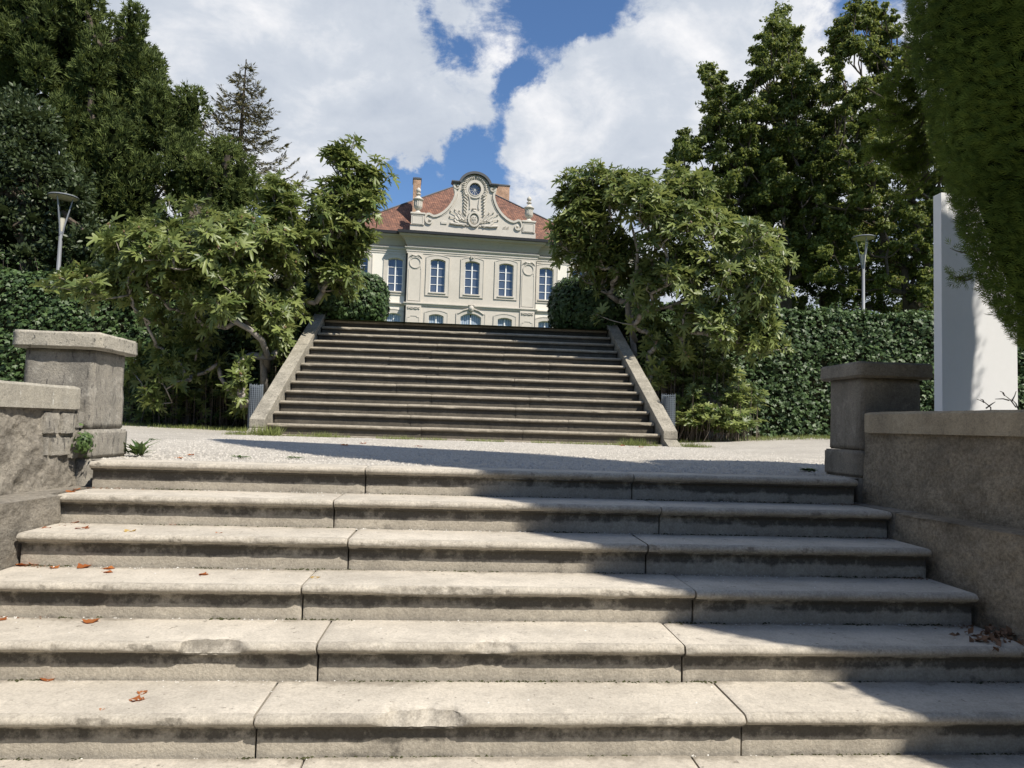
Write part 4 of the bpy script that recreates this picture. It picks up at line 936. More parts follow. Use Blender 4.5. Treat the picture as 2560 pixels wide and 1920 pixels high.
# ------------------------------------------------------------------ white pylon, lamps, bins, box
def pylon():
    a = at(2048, 885, 5.25); b_ = at(2199, 885, 5.25); top = at(2048, 418, 5.25)[2]
    t = thing('white_pylon', 'plain white upright pylon behind the right wall, half hidden by the cypress', 'pylon', ((a[0]+b_[0])/2, 5.3, 0))
    MB().box(a[0], b_[0], 5.25, 5.32, -.02, top, bev=.004).obj('panel', M['white'], t)
    xe = at(2035, 700, 5.245)[0]
    MB().box(a[0]-.052, a[0]-.004, 5.242, 5.335, -.02, top+.002, bev=.003).obj('edge_strip', M['white'], t)
    MB().box(a[0]-.08, b_[0]+.03, 5.2, 5.37, -.03, .03, bev=.004).obj('foot_plate', M['metal'], t)
pylon()
def lamp(px, ytop, Y, label, zb=2.56, hat=.34):
    c = at(px, ytop, Y); t = thing('street_lamp', label, 'lamp', (c[0], Y, zb), 0, 'park lamps on the terrace')
    ztop = c[2]; cx, cy = c[0], Y
    MB().lathe([(.075, 0), (.075, .12), (.055, .14), (.040, (ztop-zb)-.95)], (cx, cy, zb), 14).obj('pole', M['metal'], t, smooth=True)
    MB().lathe([(.046, 0), (.046, .06)], (cx, cy, ztop-.97), 14).obj('collar', M['metal'], t)
    for k in range(3):
        a = 2*PI*k/3+.4; MB().tube([(cx+.03*math.cos(a), cy+.03*math.sin(a), ztop-1.0), (cx+.06*math.cos(a), cy+.06*math.sin(a), ztop-.78), (cx+.21*math.cos(a), cy+.21*math.sin(a), ztop-.06)], [.022, .02, .014], 6).obj('arm', M['metal'], t)
    h = MB().lathe([(.01, .0), (hat*.5, -.008), (hat*.93, -.03), (hat, -.055), (hat*.97, -.068), (hat*.2, -.05), (.01, -.05)], (cx, cy, ztop), 28).obj('hat', M['metal'], t, smooth=False)
    MB().lathe([(hat*.9, -.075), (hat*.5, -.085), (.01, -.086), (.01, -.07), (hat*.9, -.069)], (cx, cy, ztop), 28).obj('reflector', M['lampin'], t)
    MB().lathe([(.025, -.95), (.05, -.80), (.075, -.60), (.085, -.58), (.02, -.57)], (cx, cy, ztop), 14).obj('light_unit', M['lampin'], t)
lamp(137, 421, 17.9, 'grey park lamp with a flat disc hat before the dark yews on the left')
lamp(1865, 510, 20.5, 'grey park lamp with a flat disc hat above the right ivy wall')
def mesh_roll(px0, px1, ytop, Y, label):
    a = at(px0, ytop, Y); b_ = at(px1, ytop, Y); r = abs(b_[0]-a[0])/2; cx = (a[0]+b_[0])/2; h = a[2]
    t = thing('mesh_guard', label, 'mesh guard', (cx, Y, 0), 0, 'rolls of mesh beside the upper stairs'); mb = MB(); n_ = 20
    for k in range(n_):
        th = 2*PI*k/n_; mb.tube([(cx+r*math.cos(th), Y+r*math.sin(th), 0.02), (cx+r*math.cos(th)*1.02, Y+r*math.sin(th), h*.5), (cx+r*math.cos(th), Y+r*math.sin(th), h+.01*math.sin(k*2.1))], .005, 3)
    for j in range(int(h/.035)):
        z = .02+j*.035; mb.tube([(cx+r*math.cos(2*PI*k/16), Y+r*math.sin(2*PI*k/16), z) for k in range(17)], .005, 3)
    mb.obj('wire_mesh', M['wire'], t)
    MB().lathe([(r*.86, .0), (r*.86, h*.93), (.01, h*.93)], (cx, Y, .01), 12).obj('liner', plain('grey_liner', (.10, .12, .14), .7), t)
mesh_roll(540, 568, 830, 12.7, 'grey mesh cylinder standing left of the left parapet')
mesh_roll(1430, 1458, 851, 12.7, 'grey mesh cylinder standing right of the right parapet')
a = at(1516, 846, 15.4); b_ = at(1562, 885, 15.4)
t = thing('service_box', 'grey concrete box half hidden among the shoots by the right ivy wall', 'box', ((a[0]+b_[0])/2, 15.5, 0))
MB().box(a[0], b_[0], 15.3, 15.6, 0.1, a[2]-.03, bev=.008).obj('housing', M['box'], t); MB().box(a[0]-.015, b_[0]+.015, 15.285, 15.615, a[2]-.03, a[2], bev=.006).obj('lid', M['box'], t)

# ------------------------------------------------------------------ the mansion (local: x along the front, y into the house, z up from the first floor sills)
B = thing('mansion', 'cream stone mansion with a scrolled gable and red tiled roof above the stairs', 'mansion', (0.922, 63.773, 11.974), 0.0803)
B['_local'] = True
def curve_plate(name, outer, holes, y0, y1, material, parent):
    cu = bpy.data.curves.new(name, 'CURVE'); cu.dimensions = '2D'; cu.fill_mode = 'BOTH'; cu.extrude = (y1-y0)/2
    for ring in [outer]+holes:
        s = cu.splines.new('POLY'); s.points.add(len(ring)-1); s.use_cyclic_u = True
        for p_, q in zip(s.points, ring): p_.co = (q[0], q[1], 0, 1)
    tmp = bpy.data.objects.new('tmp', cu); me = bpy.data.meshes.new_from_object(tmp); bpy.data.objects.remove(tmp)
    me.transform(Matrix.Translation((0, (y0+y1)/2, 0)) @ Matrix.Rotation(PI/2, 4, 'X')); me.name = name
    me.materials.clear(); return link(name, me, parent, mat=material)
def arch(u, v0, v1, wd, rise, n=10):
    """opening outline: v1 = crown of the segmental arch"""
    h = wd/2; pts = [(u-h, v0), (u+h, v0)]
    R = (h*h+rise*rise)/(2*rise); a = math.asin(min(1, h/R))
    for i in range(n+1):
        t = a-2*a*i/n; pts.append((u+R*math.sin(t), v1-R+R*math.cos(t)))
    return pts
D1 = .6       # the wings stand this far behind the centre
UW = [-3.1, 0, 3.1]; WW = [-13.2, -9.95, -6.86, 6.96, 10.05, 13.3]
def window(u, v0, v1, wd, rise, y, parent, rows, glass, curtain=False, frame_w=.36, key=None):
    """a window of its own: surround, frame, sill, panes"""
    fr = MB(); inset = .26
    op = arch(u, v0, v1, wd, rise)
    wnd = MB()
    ring = op
    wnd.band(ring, .10, y+inset-.02, y+inset+.06, closed=True)
    h = wd/2; vt = v1-rise
    wnd.box(u-.055, u+.055, y+inset-.05, y+inset+.05, v0+.04, vt-.12)
    for k in range(1, rows):
        z = v0+(vt+.1-v0)*k/rows; wnd.box(u-h+.04, u-.06, y+inset-.015, y+inset+.03, z-.022, z+.022); wnd.box(u+.06, u+h-.04, y+inset-.015, y+inset+.03, z-.022, z+.022)
    wnd.lathe([(.07, 0), (.05, .12), (.01, .22)], (u, y+inset-.02, vt-.14), 8)
    wo_ = wnd.obj('window', M['whitewood'], parent)
    # panes
    for k in range(rows):
        za = v0+(vt+.1-v0)*k/rows+.022; zb = v0+(vt+.1-v0)*(k+1)/rows-.022
        for sx in (-1, 1):
            q0, q1 = sorted((u+sx*.057, u+sx*(h-.05)))
            if k == rows-1: ring = [(q0, za), (q1, za)] + [(q1+(q0-q1)*i/6, v1-.05-rise*min(1, (abs(q1+(q0-q1)*i/6-u)/h)**2)) for i in range(7)]
            else: ring = [(q0, za), (q1, za), (q1, zb), (q0, zb)]
            mb = MB(); ti = random.uniform(-.004, .004); tj = random.uniform(-.003, .003)
            mb.add([(a, y+inset+.045+ti*(a-u)*2+tj*(b_-za), b_) for a, b_ in ring], [tuple(range(len(ring)))]); p = mb.mesh('pane', glass)
            link('pane', p, None).parent = wo_
    # stone surround in relief
    s = MB()
    big_ = arch(u, v0-.16, v1+.22, wd+.42, rise+.03)
    curve_plate('window_surround', arch(u, v0-.30, v1+.36, wd+.74, rise+.05), [arch(u, v0-.001, v1+.001, wd+.002, rise)], y-.05, y+.02, M['trim'], parent)
    curve_plate('window_moulding', arch(u, v0-.32, v1+.39, wd+.80, rise+.06), [arch(u, v0-.25, v1+.31, wd+.66, rise+.05)], y-.085, y-.045, M['trim'], parent)
    MB().box(u-wd/2-.10, u+wd/2+.10, y-.16, y+.24, v0-.14, v0-.004, bev=.015).obj('window_sill', M['trim'], parent)
    if key:
        mb = MB(); mb.loft([[(u-.14, y-.14, v1-.02), (u+.14, y-.14, v1-.02), (u+.14, y+.1, v1-.02), (u-.14, y+.1, v1-.02)], [(u-.22, y-.20, v1+.44), (u+.22, y-.20, v1+.44), (u+.22, y+.1, v1+.44), (u-.22, y+.1, v1+.44)]])
        mb.lathe([(.01, -.09), (.09, 0), (.01, .09)], (u, y-.22, v1+.28), 8); mb.obj('keystone', M['trim'], parent)
# walls with real openings
holes = [arch(u, 0, 3.02, 1.33, .16) for u in UW]; gh = [arch(-3.1, -5.2, -1.97, 1.30, .16), arch(0, -6.0, -1.74, 1.86, .34), arch(3.1, -5.2, -1.97, 1.30, .16)]
curve_plate('wall', [(-5.8, -8), (5.8, -8), (5.8, 5.0), (-5.8, 5.0)], holes+gh, 0, .45, M['facade'], B)
for sx in (-1, 1):
    us = [u for u in WW if u*sx > 0]; hl = [arch(u, 0, 3.02, 1.33, .16) for u in us]+[arch(u, -5.2, -1.97, 1.30, .16) for u in us]
    q = sorted((sx*5.803, sx*15.2)); curve_plate('wall', [(q[0], -8), (q[1], -8), (q[1], 5.0), (q[0], 5.0)], hl, D1, D1+.45, M['plaster'], B)
mb = MB()
mb.box(-5.8, -5.4, .45, D1+.4, -8, 5); mb.box(5.4, 5.8, .45, D1+.4, -8, 5); mb.box(-15.2, -14.8, D1+.45, 15, -8, 5); mb.box(14.8, 15.2, D1+.45, 15, -8, 5); mb.box(-15.2, 15.2, 15, 15.4, -8, 5)
mb.obj('side_wall', M['plaster'], B)
MB().box(-14.7, 14.7, 2.2, 2.4, -8, 5).obj('room_wall', plain('dim_interior', (.10, .11, .13), .9), B)
for u in UW: window(u, 0, 3.02, 1.33, .16, 0, B, 4, M['glass'], key=(u == 0))
for u in WW: window(u, 0, 3.02, 1.33, .16, D1, B, 4, M['glass'])
window(-3.1, -5.2, -1.97, 1.30, .16, 0, B, 4, M['glass2']); window(3.1, -5.2, -1.97, 1.30, .16, 0, B, 4, M['glass2']); window(0, -6.0, -1.74, 1.86, .34, 0, B, 4, M['glass2'])
for u in WW: window(u, -5.2, -1.97, 1.30, .16, D1, B, 4, M['glass2'])
# corner pilasters with sunk panels, medallions and ribbons
def bump_blob(mb, u, v, y, ru, rv, ry, n=8):
    rings = []
    for a in range(5):
        ph = a/4*PI/2; rings.append([(u+ru*math.cos(ph)*math.cos(2*PI*k/n), y-ry*math.sin(ph), v+rv*math.cos(ph)*math.sin(2*PI*k/n)) for k in range(n)])
    mb.loft(rings)
for sx in (-1, 1):
    q = sorted((sx*4.46, sx*5.80)); cu_ = sx*5.13
    MB().box(q[0], q[1], -.10, .0, -8, 3.38).obj('pilaster', M['facade'], B)
    mb = MB()
    mb.band([(q[0]+.13, -.86), (q[1]-.13, -.86), (q[1]-.13, 1.95), (cu_+.5, 2.0), (cu_+.47, 2.25), (cu_+.2, 2.02), (cu_-.2, 2.02), (cu_-.47, 2.25), (cu_-.5, 2.0), (q[0]+.13, 1.95)], .05, -.135, -.10, closed=True)
    mb.band([(q[0]+.16, -8), (q[0]+.16, -2.35), (cu_-.35, -2.35), (cu_-.25, -2.22), (cu_+.25, -2.22), (cu_+.35, -2.35), (q[1]-.16, -2.35), (q[1]-.16, -8)], .05, -.135, -.10)
    mb.obj('panel_moulding', M['trim'], B)
    mb = MB(); mb.band([(cu_+.48*math.cos(2*PI*k/28), 2.55+.48*math.sin(2*PI*k/28)) for k in range(28)], .07, -.17, -.10, closed=True); mb.obj('medallion', M['trim'], B)
    mb = MB(); bump_blob(mb, cu_, 3.16, -.1, .16, .11, .14)
    for s2 in (-1, 1):
        mb.tube([(cu_+s2*.08, -.17, 3.16), (cu_+s2*.3, -.18, 3.24), (cu_+s2*.5, -.15, 3.10), (cu_+s2*.6, -.13, 2.95)], [.05, .06, .045, .02], 6)
        mb.tube([(cu_+s2*.1, -.16, 3.1), (cu_+s2*.3, -.15, 3.03), (cu_+s2*.42, -.13, 2.9)], [.04, .035, .015], 5)
    mb.obj('ribbon', M['trim'], B)
    mb = MB(); MB()
    for k in range(9): bump_blob(mb, cu_-.48+.12*k, -1.56+.03*math.sin(k*2), -.1, .07, .09, .10, 6)
    mb.box(cu_-.55, cu_+.55, -.18, -.10, -1.47, -1.41, bev=.01); mb.obj('leaf_frieze', M['trim'], B)
# courses running along the whole front
plan = [(-15.3, -D1), (-5.86, -D1), (-5.86, .0), (5.86, .0), (5.86, -D1), (15.3, -D1)]
mb = MB(); mb.sweep(plan, [(.0, -1.30), (.10, -1.28), (.12, -1.2), (.20, -1.12), (.20, -1.04), (.0, -1.0)]); mb.obj('belt_course', M['trim'], B)
mb = MB(); mb.sweep(plan, [(.0, 3.38), (.05, 3.40), (.05, 3.56), (.10, 3.58), (.10, 3.74), (.18, 3.80), (.24, 3.90), (.24, 3.95), (.0, 3.97)]); mb.obj('architrave', M['trim'], B)
mb = MB(); mb.sweep(plan, [(.0, 3.96), (.03, 3.98), (.04, 4.10), (.10, 4.14), (.16, 4.30), (.26, 4.52), (.42, 4.72), (.60, 4.84), (.66, 4.84), (.70, 4.92), (.76, 4.98), (.76, 5.04), (.0, 5.04)]); mb.obj('cornice', M['cornice'], B)
mb = MB(); mb.sweep(plan, [(.62, 5.045), (.78, 5.0), (.90, 5.03), (.93, 5.26), (.80, 5.28), (.62, 5.27)]); mb.obj('gutter', M['gutter'], B)
for sx in (-1, 1):
    mb = MB(); mb.tube([(sx*5.95, -.2+.0, 5.05), (sx*5.97, -.05, 4.9), (sx*5.93, .30, 4.2), (sx*5.92, .42, 3.8), (sx*5.92, .46, 3.3), (sx*5.92, .48, -8)], .055, 7); mb.obj('downpipe', M['gutter'], B)
# roof
U_, V_, r_, db, yr, ye = 15.9, 12.55, .8, 15.8, 7.5, -.25
E0, E1, E2, E3 = (-12.6, ye+D1, 5.15), (12.6, ye+D1, 5.15), (12.6, db, 5.15), (-12.6, db, 5.15)
mb = MB(); mb.add([E0, E1, E2, E3, (-r_, yr, V_), (r_, yr, V_)], [(0, 1, 5, 4), (1, 2, 5), (2, 3, 4, 5), (3, 0, 4)]); mb.obj('roof', M['roof'], B)
mb = MB(); mb.add([(-6.6, -.85, 5.16), (6.6, -.85, 5.16), (6.0, 3.2, 8.2), (-6.0, 3.2, 8.2)], [(0, 1, 2, 3)]); 
rf2 = MB(); rf2.add([(-15.6, ye+D1-.55, 5.14), (15.6, ye+D1-.55, 5.14), (11.2, ye+D1+1.0, 6.05), (-11.2, ye+D1+1.0, 6.05)], [(0, 1, 2, 3)]); rf2.obj('roof_skirt', M['roof'], B)
mb = MB()
for e0, e1 in ((E0, (-r_, yr, V_)), (E1, (r_, yr, V_)), ((-r_, yr, V_), (r_, yr, V_))): mb.tube([e0, e1], .09, 6)
mb.obj('hip_flashing', M['lead'], B)
def chimney(u0, u1, y0, y1, z0, z1):
    c = MB().box(u0, u1, y0, y1, z0, z1).obj('chimney', M['brick'], B); k = MB().box(u0-.06, u1+.06, y0-.06, y1+.06, z1, z1+.12); k.box(u0+.1, u1-.1, y0+.1, y1-.1, z1+.12, z1+.20)
    link('chimney_cap', k.mesh('chimney_cap', M['lead']), None).parent = c
chimney(-5.55, -4.87, 1.6, 3.2, 6.0, 10.72); chimney(2.62, 4.42, 8.6, 9.5, 8, 13.15)
# scrolled gable
G = [(-5.72, 5.20), (5.72, 5.20), (5.72, 5.95), (5.62, 5.97), (4.46, 5.97)]
prof_r = [(4.44, 6.98), (4.36, 7.12), (4.15, 7.16), (3.95, 7.06), (3.75, 6.98), (3.45, 7.04), (3.1, 7.22), (2.75, 7.5), (2.45, 7.82), (2.2, 8.18), (2.0, 8.6), (1.86, 9.02), (1.84, 9.35), (1.93, 9.62), (1.98, 9.9), (1.88, 10.12)]
left = [(-a, b_) for a, b_ in reversed(prof_r)]
top_ = [(1.42*math.sin(t), 9.72+1.36*math.cos(t)) for t in np.linspace(1.32, -1.32, 16)]
outer = [(-5.72, 5.2), (5.72, 5.2), (5.72, 6.0), (4.46, 6.0)]+prof_r+top_+left+[(-4.46, 6.0), (-5.72, 6.0)]
oval = [(.56*math.cos(t), 9.64+.60*math.sin(t)) for t in np.linspace(0, 2*PI, 28, endpoint=False)]
curve_plate('gable_wall', outer, [oval], -.02, .50, M['trim'], B)
MB().box(-5.76, 5.76, -.10, .50, 5.12, 5.45, bev=.02).obj('gable_base', M['trim'], B)
MB().box(-5.78, 5.78, -.16, .52, 5.05, 5.30).obj('base_flashing', M['lead'], B)
for sx in (-1, 1):
    q = sorted((sx*4.47, sx*5.64))
    MB().box(q[0], q[1], -.12, .55, 5.98, 6.92, bev=.02).obj('pedestal', M['trim'], B)
    MB().box(q[0]-.07, q[1]+.07, -.20, .60, 6.925, 7.10, bev=.03).obj('pedestal_cap', M['trim'], B)
    mb = MB(); mb.band([(q[0]+.14, 6.08), (q[1]-.14, 6.08), (q[1]-.14, 6.82), (q[0]+.14, 6.82)], .05, -.15, -.12, closed=True); mb.obj('panel_moulding', M['trim'], B)
    uc = sx*5.07
    mb = MB(); mb.lathe([(.36, .0), (.36, .06), (.30, .10), (.16, .24), (.14, .30), (.30, .42), (.38, .56), (.40, .64), (.34, .66), (.345, 1.12), (.42, 1.16), (.48, 1.24), (.48, 1.30), (.38, 1.36), (.22, 1.50), (.13, 1.62), (.13, 1.68), (.24, 1.74), (.24, 1.80), (.10, 1.88), (.12, 1.92), (.20, 2.02), (.215, 2.12), (.18, 2.24), (.06, 2.36), (.01, 2.40)], (uc, .2, 7.08), 20)
    for k in range(14):
        a_ = 2*PI*k/14; mb.tube([(uc+.355*math.cos(a_), .2+.355*math.sin(a_), 7.78), (uc+.36*math.cos(a_), .2+.36*math.sin(a_), 8.18)], .035, 5)
    mb.obj('urn', M['trim'], B, smooth=False)
    # raised edge of the gable and its scrolls
    mb = MB(); edge = [(sx*(a-.10), b_-.10) for a, b_ in prof_r[1:]]; mb.band(edge, .20, -.14, .54); mb.band([(sx*(a-.30), b_-.18) for a, b_ in prof_r[4:-3]], .06, -.06, 0); mb.obj('gable_moulding', M['trim'], B)
    mb = MB()
    sp = [(sx*(3.97+(.46-.11*t)*math.cos(t*1.0+.4)), 6.52+(.50-.115*t)*math.sin(t+.4)*1.0) for t in np.linspace(0, 4.0, 26)][::1]
    sp = [(sx*(3.97+(.52-.085*t)*math.cos(1.2-t)), 6.50+(.56-.09*t)*math.sin(1.2-t)) for t in np.linspace(0, 5.2, 30)]
    mb.band(sp, .13, -.16, 0); bump_blob(mb, sx*3.97, 6.50, -.02, .15, .15, .16); mb.obj('scroll', M['trim'], B)
    mb = MB(); sp = [(sx*(1.60+(.34-.055*t)*math.cos(.3-t)), 9.80+(.34-.055*t)*math.sin(.3-t)) for t in np.linspace(0, 5.2, 26)]
    mb.band(sp, .10, -.18, 0); bump_blob(mb, sx*1.60, 9.80, -.02, .11, .11, .16); mb.obj('scroll', M['trim'], B)
    MB().box(*sorted((sx*1.30, sx*2.16)), -.34, .62, 10.12, 10.24, bev=.02).obj('gable_cap', M['lead'], B)
    mb = MB(); mb.loft([[(sx*1.34, -.26, 9.98), (sx*1.98, -.26, 9.98), (sx*1.98, .5, 9.98), (sx*1.34, .5, 9.98)], [(sx*1.34, -.34, 10.125), (sx*2.14, -.34, 10.125), (sx*2.14, .5, 10.125), (sx*1.34, .5, 10.125)]]); mb.obj('gable_capital', M['lead'], B)
    # palm fronds curling round the round window
    for k in range(13):
        a_ = .12+k*.165; s_ = 0
        c0 = np.array([sx*.80*math.sin(a_), 9.64+.86*math.cos(a_)]); c1 = np.array([sx*(1.22+.05*math.sin(k*2.3))*math.sin(a_+.06), 9.62+1.26*math.cos(a_+.06)]); mm = (c0+c1)/2+np.array([0, .04])
        mb = MB(); mb.tube([(c0[0], -.06, c0[1]), (mm[0], -.16, mm[1]), (c1[0], -.10, c1[1])], [.05, .085, .03], 6); mb.obj('palm_frond', M['trim'], B)
    for k in range(7):
        v = 9.12-.29*k; u0 = sx*(.60+.02*k); mb = MB(); mb.tube([(u0, -.06, v-.22), (sx*(.80+.015*k), -.15, v-.05), (sx*(1.06-.01*k), -.12, v+.18)], [.04, .085, .03], 6); mb.obj('palm_frond', M['trim'], B)
    # strapwork below the window, flags and arms either side of the shield
    mb = MB(); mb.band([(sx*.52, 9.0), (sx*.42, 8.6), (sx*.38, 8.1), (sx*.42, 7.8)], .09, -.12, 0); mb.obj('strapwork', M['trim'], B)
    for k, (u1, v1_) in enumerate([(2.15, 7.45), (1.75, 7.62), (1.35, 7.55), (2.2, 6.95)]):
        mb = MB(); mb.tube([(sx*.45, -.08, 6.5), (sx*u1, -.14, v1_)], [.035, .025], 5); bump_blob(mb, sx*u1, v1_, -.06, .06, .12, .10, 6)
        uu_, vv_ = sx*(.45+(u1-.45)*.62), 6.5+(v1_-6.5)*.62; dx, dz = sx*.02, -.30
        mb.loft([[(uu_-sx*.22, -.06, vv_-.30), (uu_+sx*.16, -.10, vv_+.14), (uu_+sx*.16, 0, vv_+.14), (uu_-sx*.22, 0, vv_-.30)], [(uu_-sx*.02, -.16, vv_-.46), (uu_+sx*.26, -.14, vv_-.12), (uu_+sx*.26, 0, vv_-.12), (uu_-sx*.02, 0, vv_-.46)]]); mb.obj('flag', M['trim'], B)
    mb = MB(); mb.tube([(sx*.7, -.10, 6.32), (sx*1.5, -.12, 6.28), (sx*2.15, -.10, 6.36)], [.09, .10, .12], 8); mb.tube([(sx*.9, -.14, 6.18), (sx*1.7, -.14, 6.52)], [.05, .06], 6); mb.obj('cannon', M['trim'], B)
    for k in range(4): 
        mb = MB(); bump_blob(mb, sx*(.55+.16*k), 6.22+.05*(k % 2), -.04, .09, .09, .12, 7); mb.obj('cannonball', M['trim'], B)
mb = MB(); mb.band([(0+.50*math.cos(t), 6.85+.62*math.sin(t)) for t in np.linspace(0, 2*PI, 22, endpoint=False)], .16, -.22, 0, closed=True); mb.obj('shield_frame', M['trim'], B)
mb = MB(); bump_blob(mb, 0, 6.85, -.04, .36, .46, .12, 14)
for s2 in (-1, 1): mb.band([(s2*.10+.08*math.cos(t), 6.95+.12*math.sin(t)) for t in np.linspace(0, 2*PI, 10, endpoint=False)], .03, -.18, -.1, closed=True)
mb.box(-.012, .012, -.185, -.1, 6.5, 6.8); mb.box(-.16, .16, -.185, -.1, 6.78, 6.80); mb.obj('shield', M['trim'], B)
mb = MB(); bump_blob(mb, 0, 7.58, -.04, .20, .17, .22, 9)
for k in range(5): bump_blob(mb, -.16+.08*k, 7.82, -.06, .05, .12, .14, 6)
for k in range(16):
    t_ = k/16*2*PI; bump_blob(mb, .56*math.cos(t_)+.03*math.sin(k*3), 6.86+.68*math.sin(t_), -.06, .09, .08, .16, 6)
mb.obj('crest', M['trim'], B)
mb = MB(); mb.band([(.70*math.cos(t), 9.64+.75*math.sin(t)) for t in np.linspace(0, 2*PI, 32, endpoint=False)], .20, -.12, 0, closed=True); mb.band([(.57*math.cos(t), 9.64+.61*math.sin(t)) for t in np.linspace(0, 2*PI, 32, endpoint=False)], .06, -.16, .1, closed=True); mb.obj('oval_surround', M['trim'], B)
mb = MB(); mb.add([(.56*math.cos(t), .16, 9.64+.60*math.sin(t)) for t in np.linspace(0, 2*PI, 28, endpoint=False)], [tuple(range(28))]); ow = mb.obj('oval_window', M['glass'], B)
mb = MB()
for k in range(10): mb.tube([(0, .12, 9.64), (.56*math.cos(2*PI*k/10+.3), .12, 9.64+.60*math.sin(2*PI*k/10+.3))], .014, 4)
link('glazing_bars', mb.mesh('glazing_bars', M['whitewood']), None).parent = ow
mb = MB(); mb.band([(1.46*math.sin(t), 9.74+1.36*math.cos(t)) for t in np.linspace(-1.28, 1.28, 22)], .22, -.36, .62); mb.obj('arched_hood', M['lead'], B)
mb = MB(); mb.box(-2.98, -2.45, -.10, 0, 6.22, 6.50, bev=.03); mb.obj('plaque', M['trim'], B)
mb = MB()
for k in range(6): mb.tube([(2.65+.10*k, -.03, 6.16), (2.72+.10*k, -.07, 6.34+.06*(k % 3))], .03, 5)
mb.obj('broken_relief', M['trim'], B)
mb = MB(); bump_blob(mb, 0, -1.30, -.10, .26, .34, .24, 10)
for k in range(7): bump_blob(mb, -.24+.08*k, -1.02, -.12, .06, .09, .16, 6)
bump_blob(mb, 0, -1.34, -.30, .05, .10, .08, 6); mb.obj('carved_mask', M['trim'], B)
mb = MB()
for sx in (-1, 1): mb.tube([(sx*.2, -.10, -1.34), (sx*.7, -.12, -1.50), (sx*1.15, -.10, -1.80)], [.07, .06, .04], 6)
mb.obj('garland', M['trim'], B)
del B['_local']
# lower wing glimpsed through the left fig
A2 = thing('garden_wing', 'low pale building with a red roof glimpsed through the left fig tree', 'building', (-21, 62, 5))
MB().box(-32, -14.5, 62, 70, 2.6, 14.2).obj('wall', M['plaster'], A2)
mb = MB(); mb.add([(-32.4, 61.5, 14.2), (-14.2, 61.5, 14.2), (-14.2, 70.5, 14.2), (-32.4, 70.5, 14.2), (-29, 66, 16.4), (-17, 66, 16.4)], [(0, 1, 5, 4), (1, 2, 5), (2, 3, 4, 5), (3, 0, 4)]); mb.obj('roof', M['roof'], A2)
for x in (-30, -27, -24, -21, -18): MB().box(x, x+1.1, 61.97, 62.1, 10.2, 12.6).obj('window', M['glass'], A2)

# ------------------------------------------------------------------ grass, weeds, fallen leaves
def blades(name, label, pts, hmin, hmax, material='grass', wd=.10, lean=.4, cat='grass'):
    P = np.array(pts); n_ = len(P); upd = unit(np.array([0, 0, 1.0])+rng.normal(size=(n_, 3))*lean); side = unit(np.cross(upd, rng.normal(size=(n_, 3))))
    tv = [(-wd/2, 0, 0), (wd/2, 0, 0), (wd*.35, .5, .03), (-wd*.35, .5, .03), (0, 1, .14)]; tf = [(0, 1, 2), (0, 2, 3), (3, 2, 4)]
    o = instance(tv, tf, P, np.stack([side, upd, np.cross(side, upd)], -1), rng.uniform(hmin, hmax, n_), rng.beta(2, 2, n_), name, M[material], None); tag(o, label, cat); return o
pts = []
for _ in range(5200):
    x = rng.uniform(-3.6, 4.2); q = fbm((x, 2, 0), 1.6, 3); y = 11.55-abs(rng.normal())*.13*(1+q)
    if q > -.22: pts.append((x, y, 0.0))
blades('grass_strip', 'strip of dry grass and weeds at the foot of the upper stairs', pts, .02, .06)
for px_, lab, n_, hh in ((575, 'tall grass tuft beside the foot of the left parapet', 420, .17), (697, 'spreading grass tuft below the upper stairs, left of centre', 300, .10), (865, 'small grass tuft below the middle of the upper stairs', 120, .08), (1372, 'green grass tuft near the right end of the upper stairs', 380, .13), (1495, 'grass tuft outside the foot of the right parapet', 260, .10), (520, 'low grass tuft outside the foot of the left parapet', 220, .08)):
    c = at(px_, 945, 11.45); pts = [(c[0]+rng.normal()*.13, 11.5+rng.normal()*.07, 0) for _ in range(n_)]
    tag(blades('grass_tuft', lab, pts, hh*.5, hh*1.2, lean=.5, wd=.06), None, 'grass', 'grass tufts below the upper stairs')
pts = []
for _ in range(16000):
    s = rng.random() < .5; x = rng.uniform(-9, -3.4) if s else rng.uniform(3.8, 12.5); y = rng.uniform(14.2, 16.3)-abs(rng.normal())*.3
    if fbm((x, y, 1), 1.5, 3) > -.3: pts.append((x, y, landing_z(x, y)))
blades('grass_verge', 'rough grass along the foot of the ivy walls', pts, .04, .10)
def rosette(name, label, c, n_, ln, wd_, cat='weed', upb=.8, spread=.02):
    P = np.array([c+np.array([rng.normal()*spread, rng.normal()*spread, 0]) for _ in range(n_)]); a = rng.uniform(0, 2*PI, n_); d = unit(np.stack([np.cos(a), np.sin(a), rng.uniform(.2, 1.6, n_)*upb], 1))
    side = unit(np.cross(d, [0, 0, 1.0])); fr = np.stack([side, d, np.cross(side, d)], -1)
    tv = [(0, 0, 0), (-wd_, .45, .10), (wd_, .45, .10), (0, .5, .06), (0, 1, -.12)]; tf = [(0, 3, 1), (0, 2, 3), (1, 3, 4), (3, 2, 4)]
    o = instance(tv, tf, P, fr, rng.uniform(ln*.6, ln, n_), rng.random(n_), name, M['weed'], None, kind=None); tag(o, label, cat); return o
rosette('weed', 'leafy weed growing by the right foot of the left pier', onz(287, 985, 0)+np.array([0, .06, 0]), 34, .17, .10)
rosette('weed', 'small dark weed at the left foot of the right pier', onz(1750, 1018, 0)+np.array([0, .03, 0]), 46, .08, .2, upb=.3, spread=.015)
for px_, py_, lab in ((330, 950, 'flat green weed on the gravel right of the left pier'), (520, 988, 'tiny weed near the gravel edge left of centre'), (640, 990, 'tiny weed near the gravel edge at the shadow tip'), (375, 935, 'small grass clump on the gravel near the left hedge')):
    rosette('weed', lab, onz(px_, py_, 0), 26, .06, .16, upb=.25)
q = at(168, 955, 4.2)
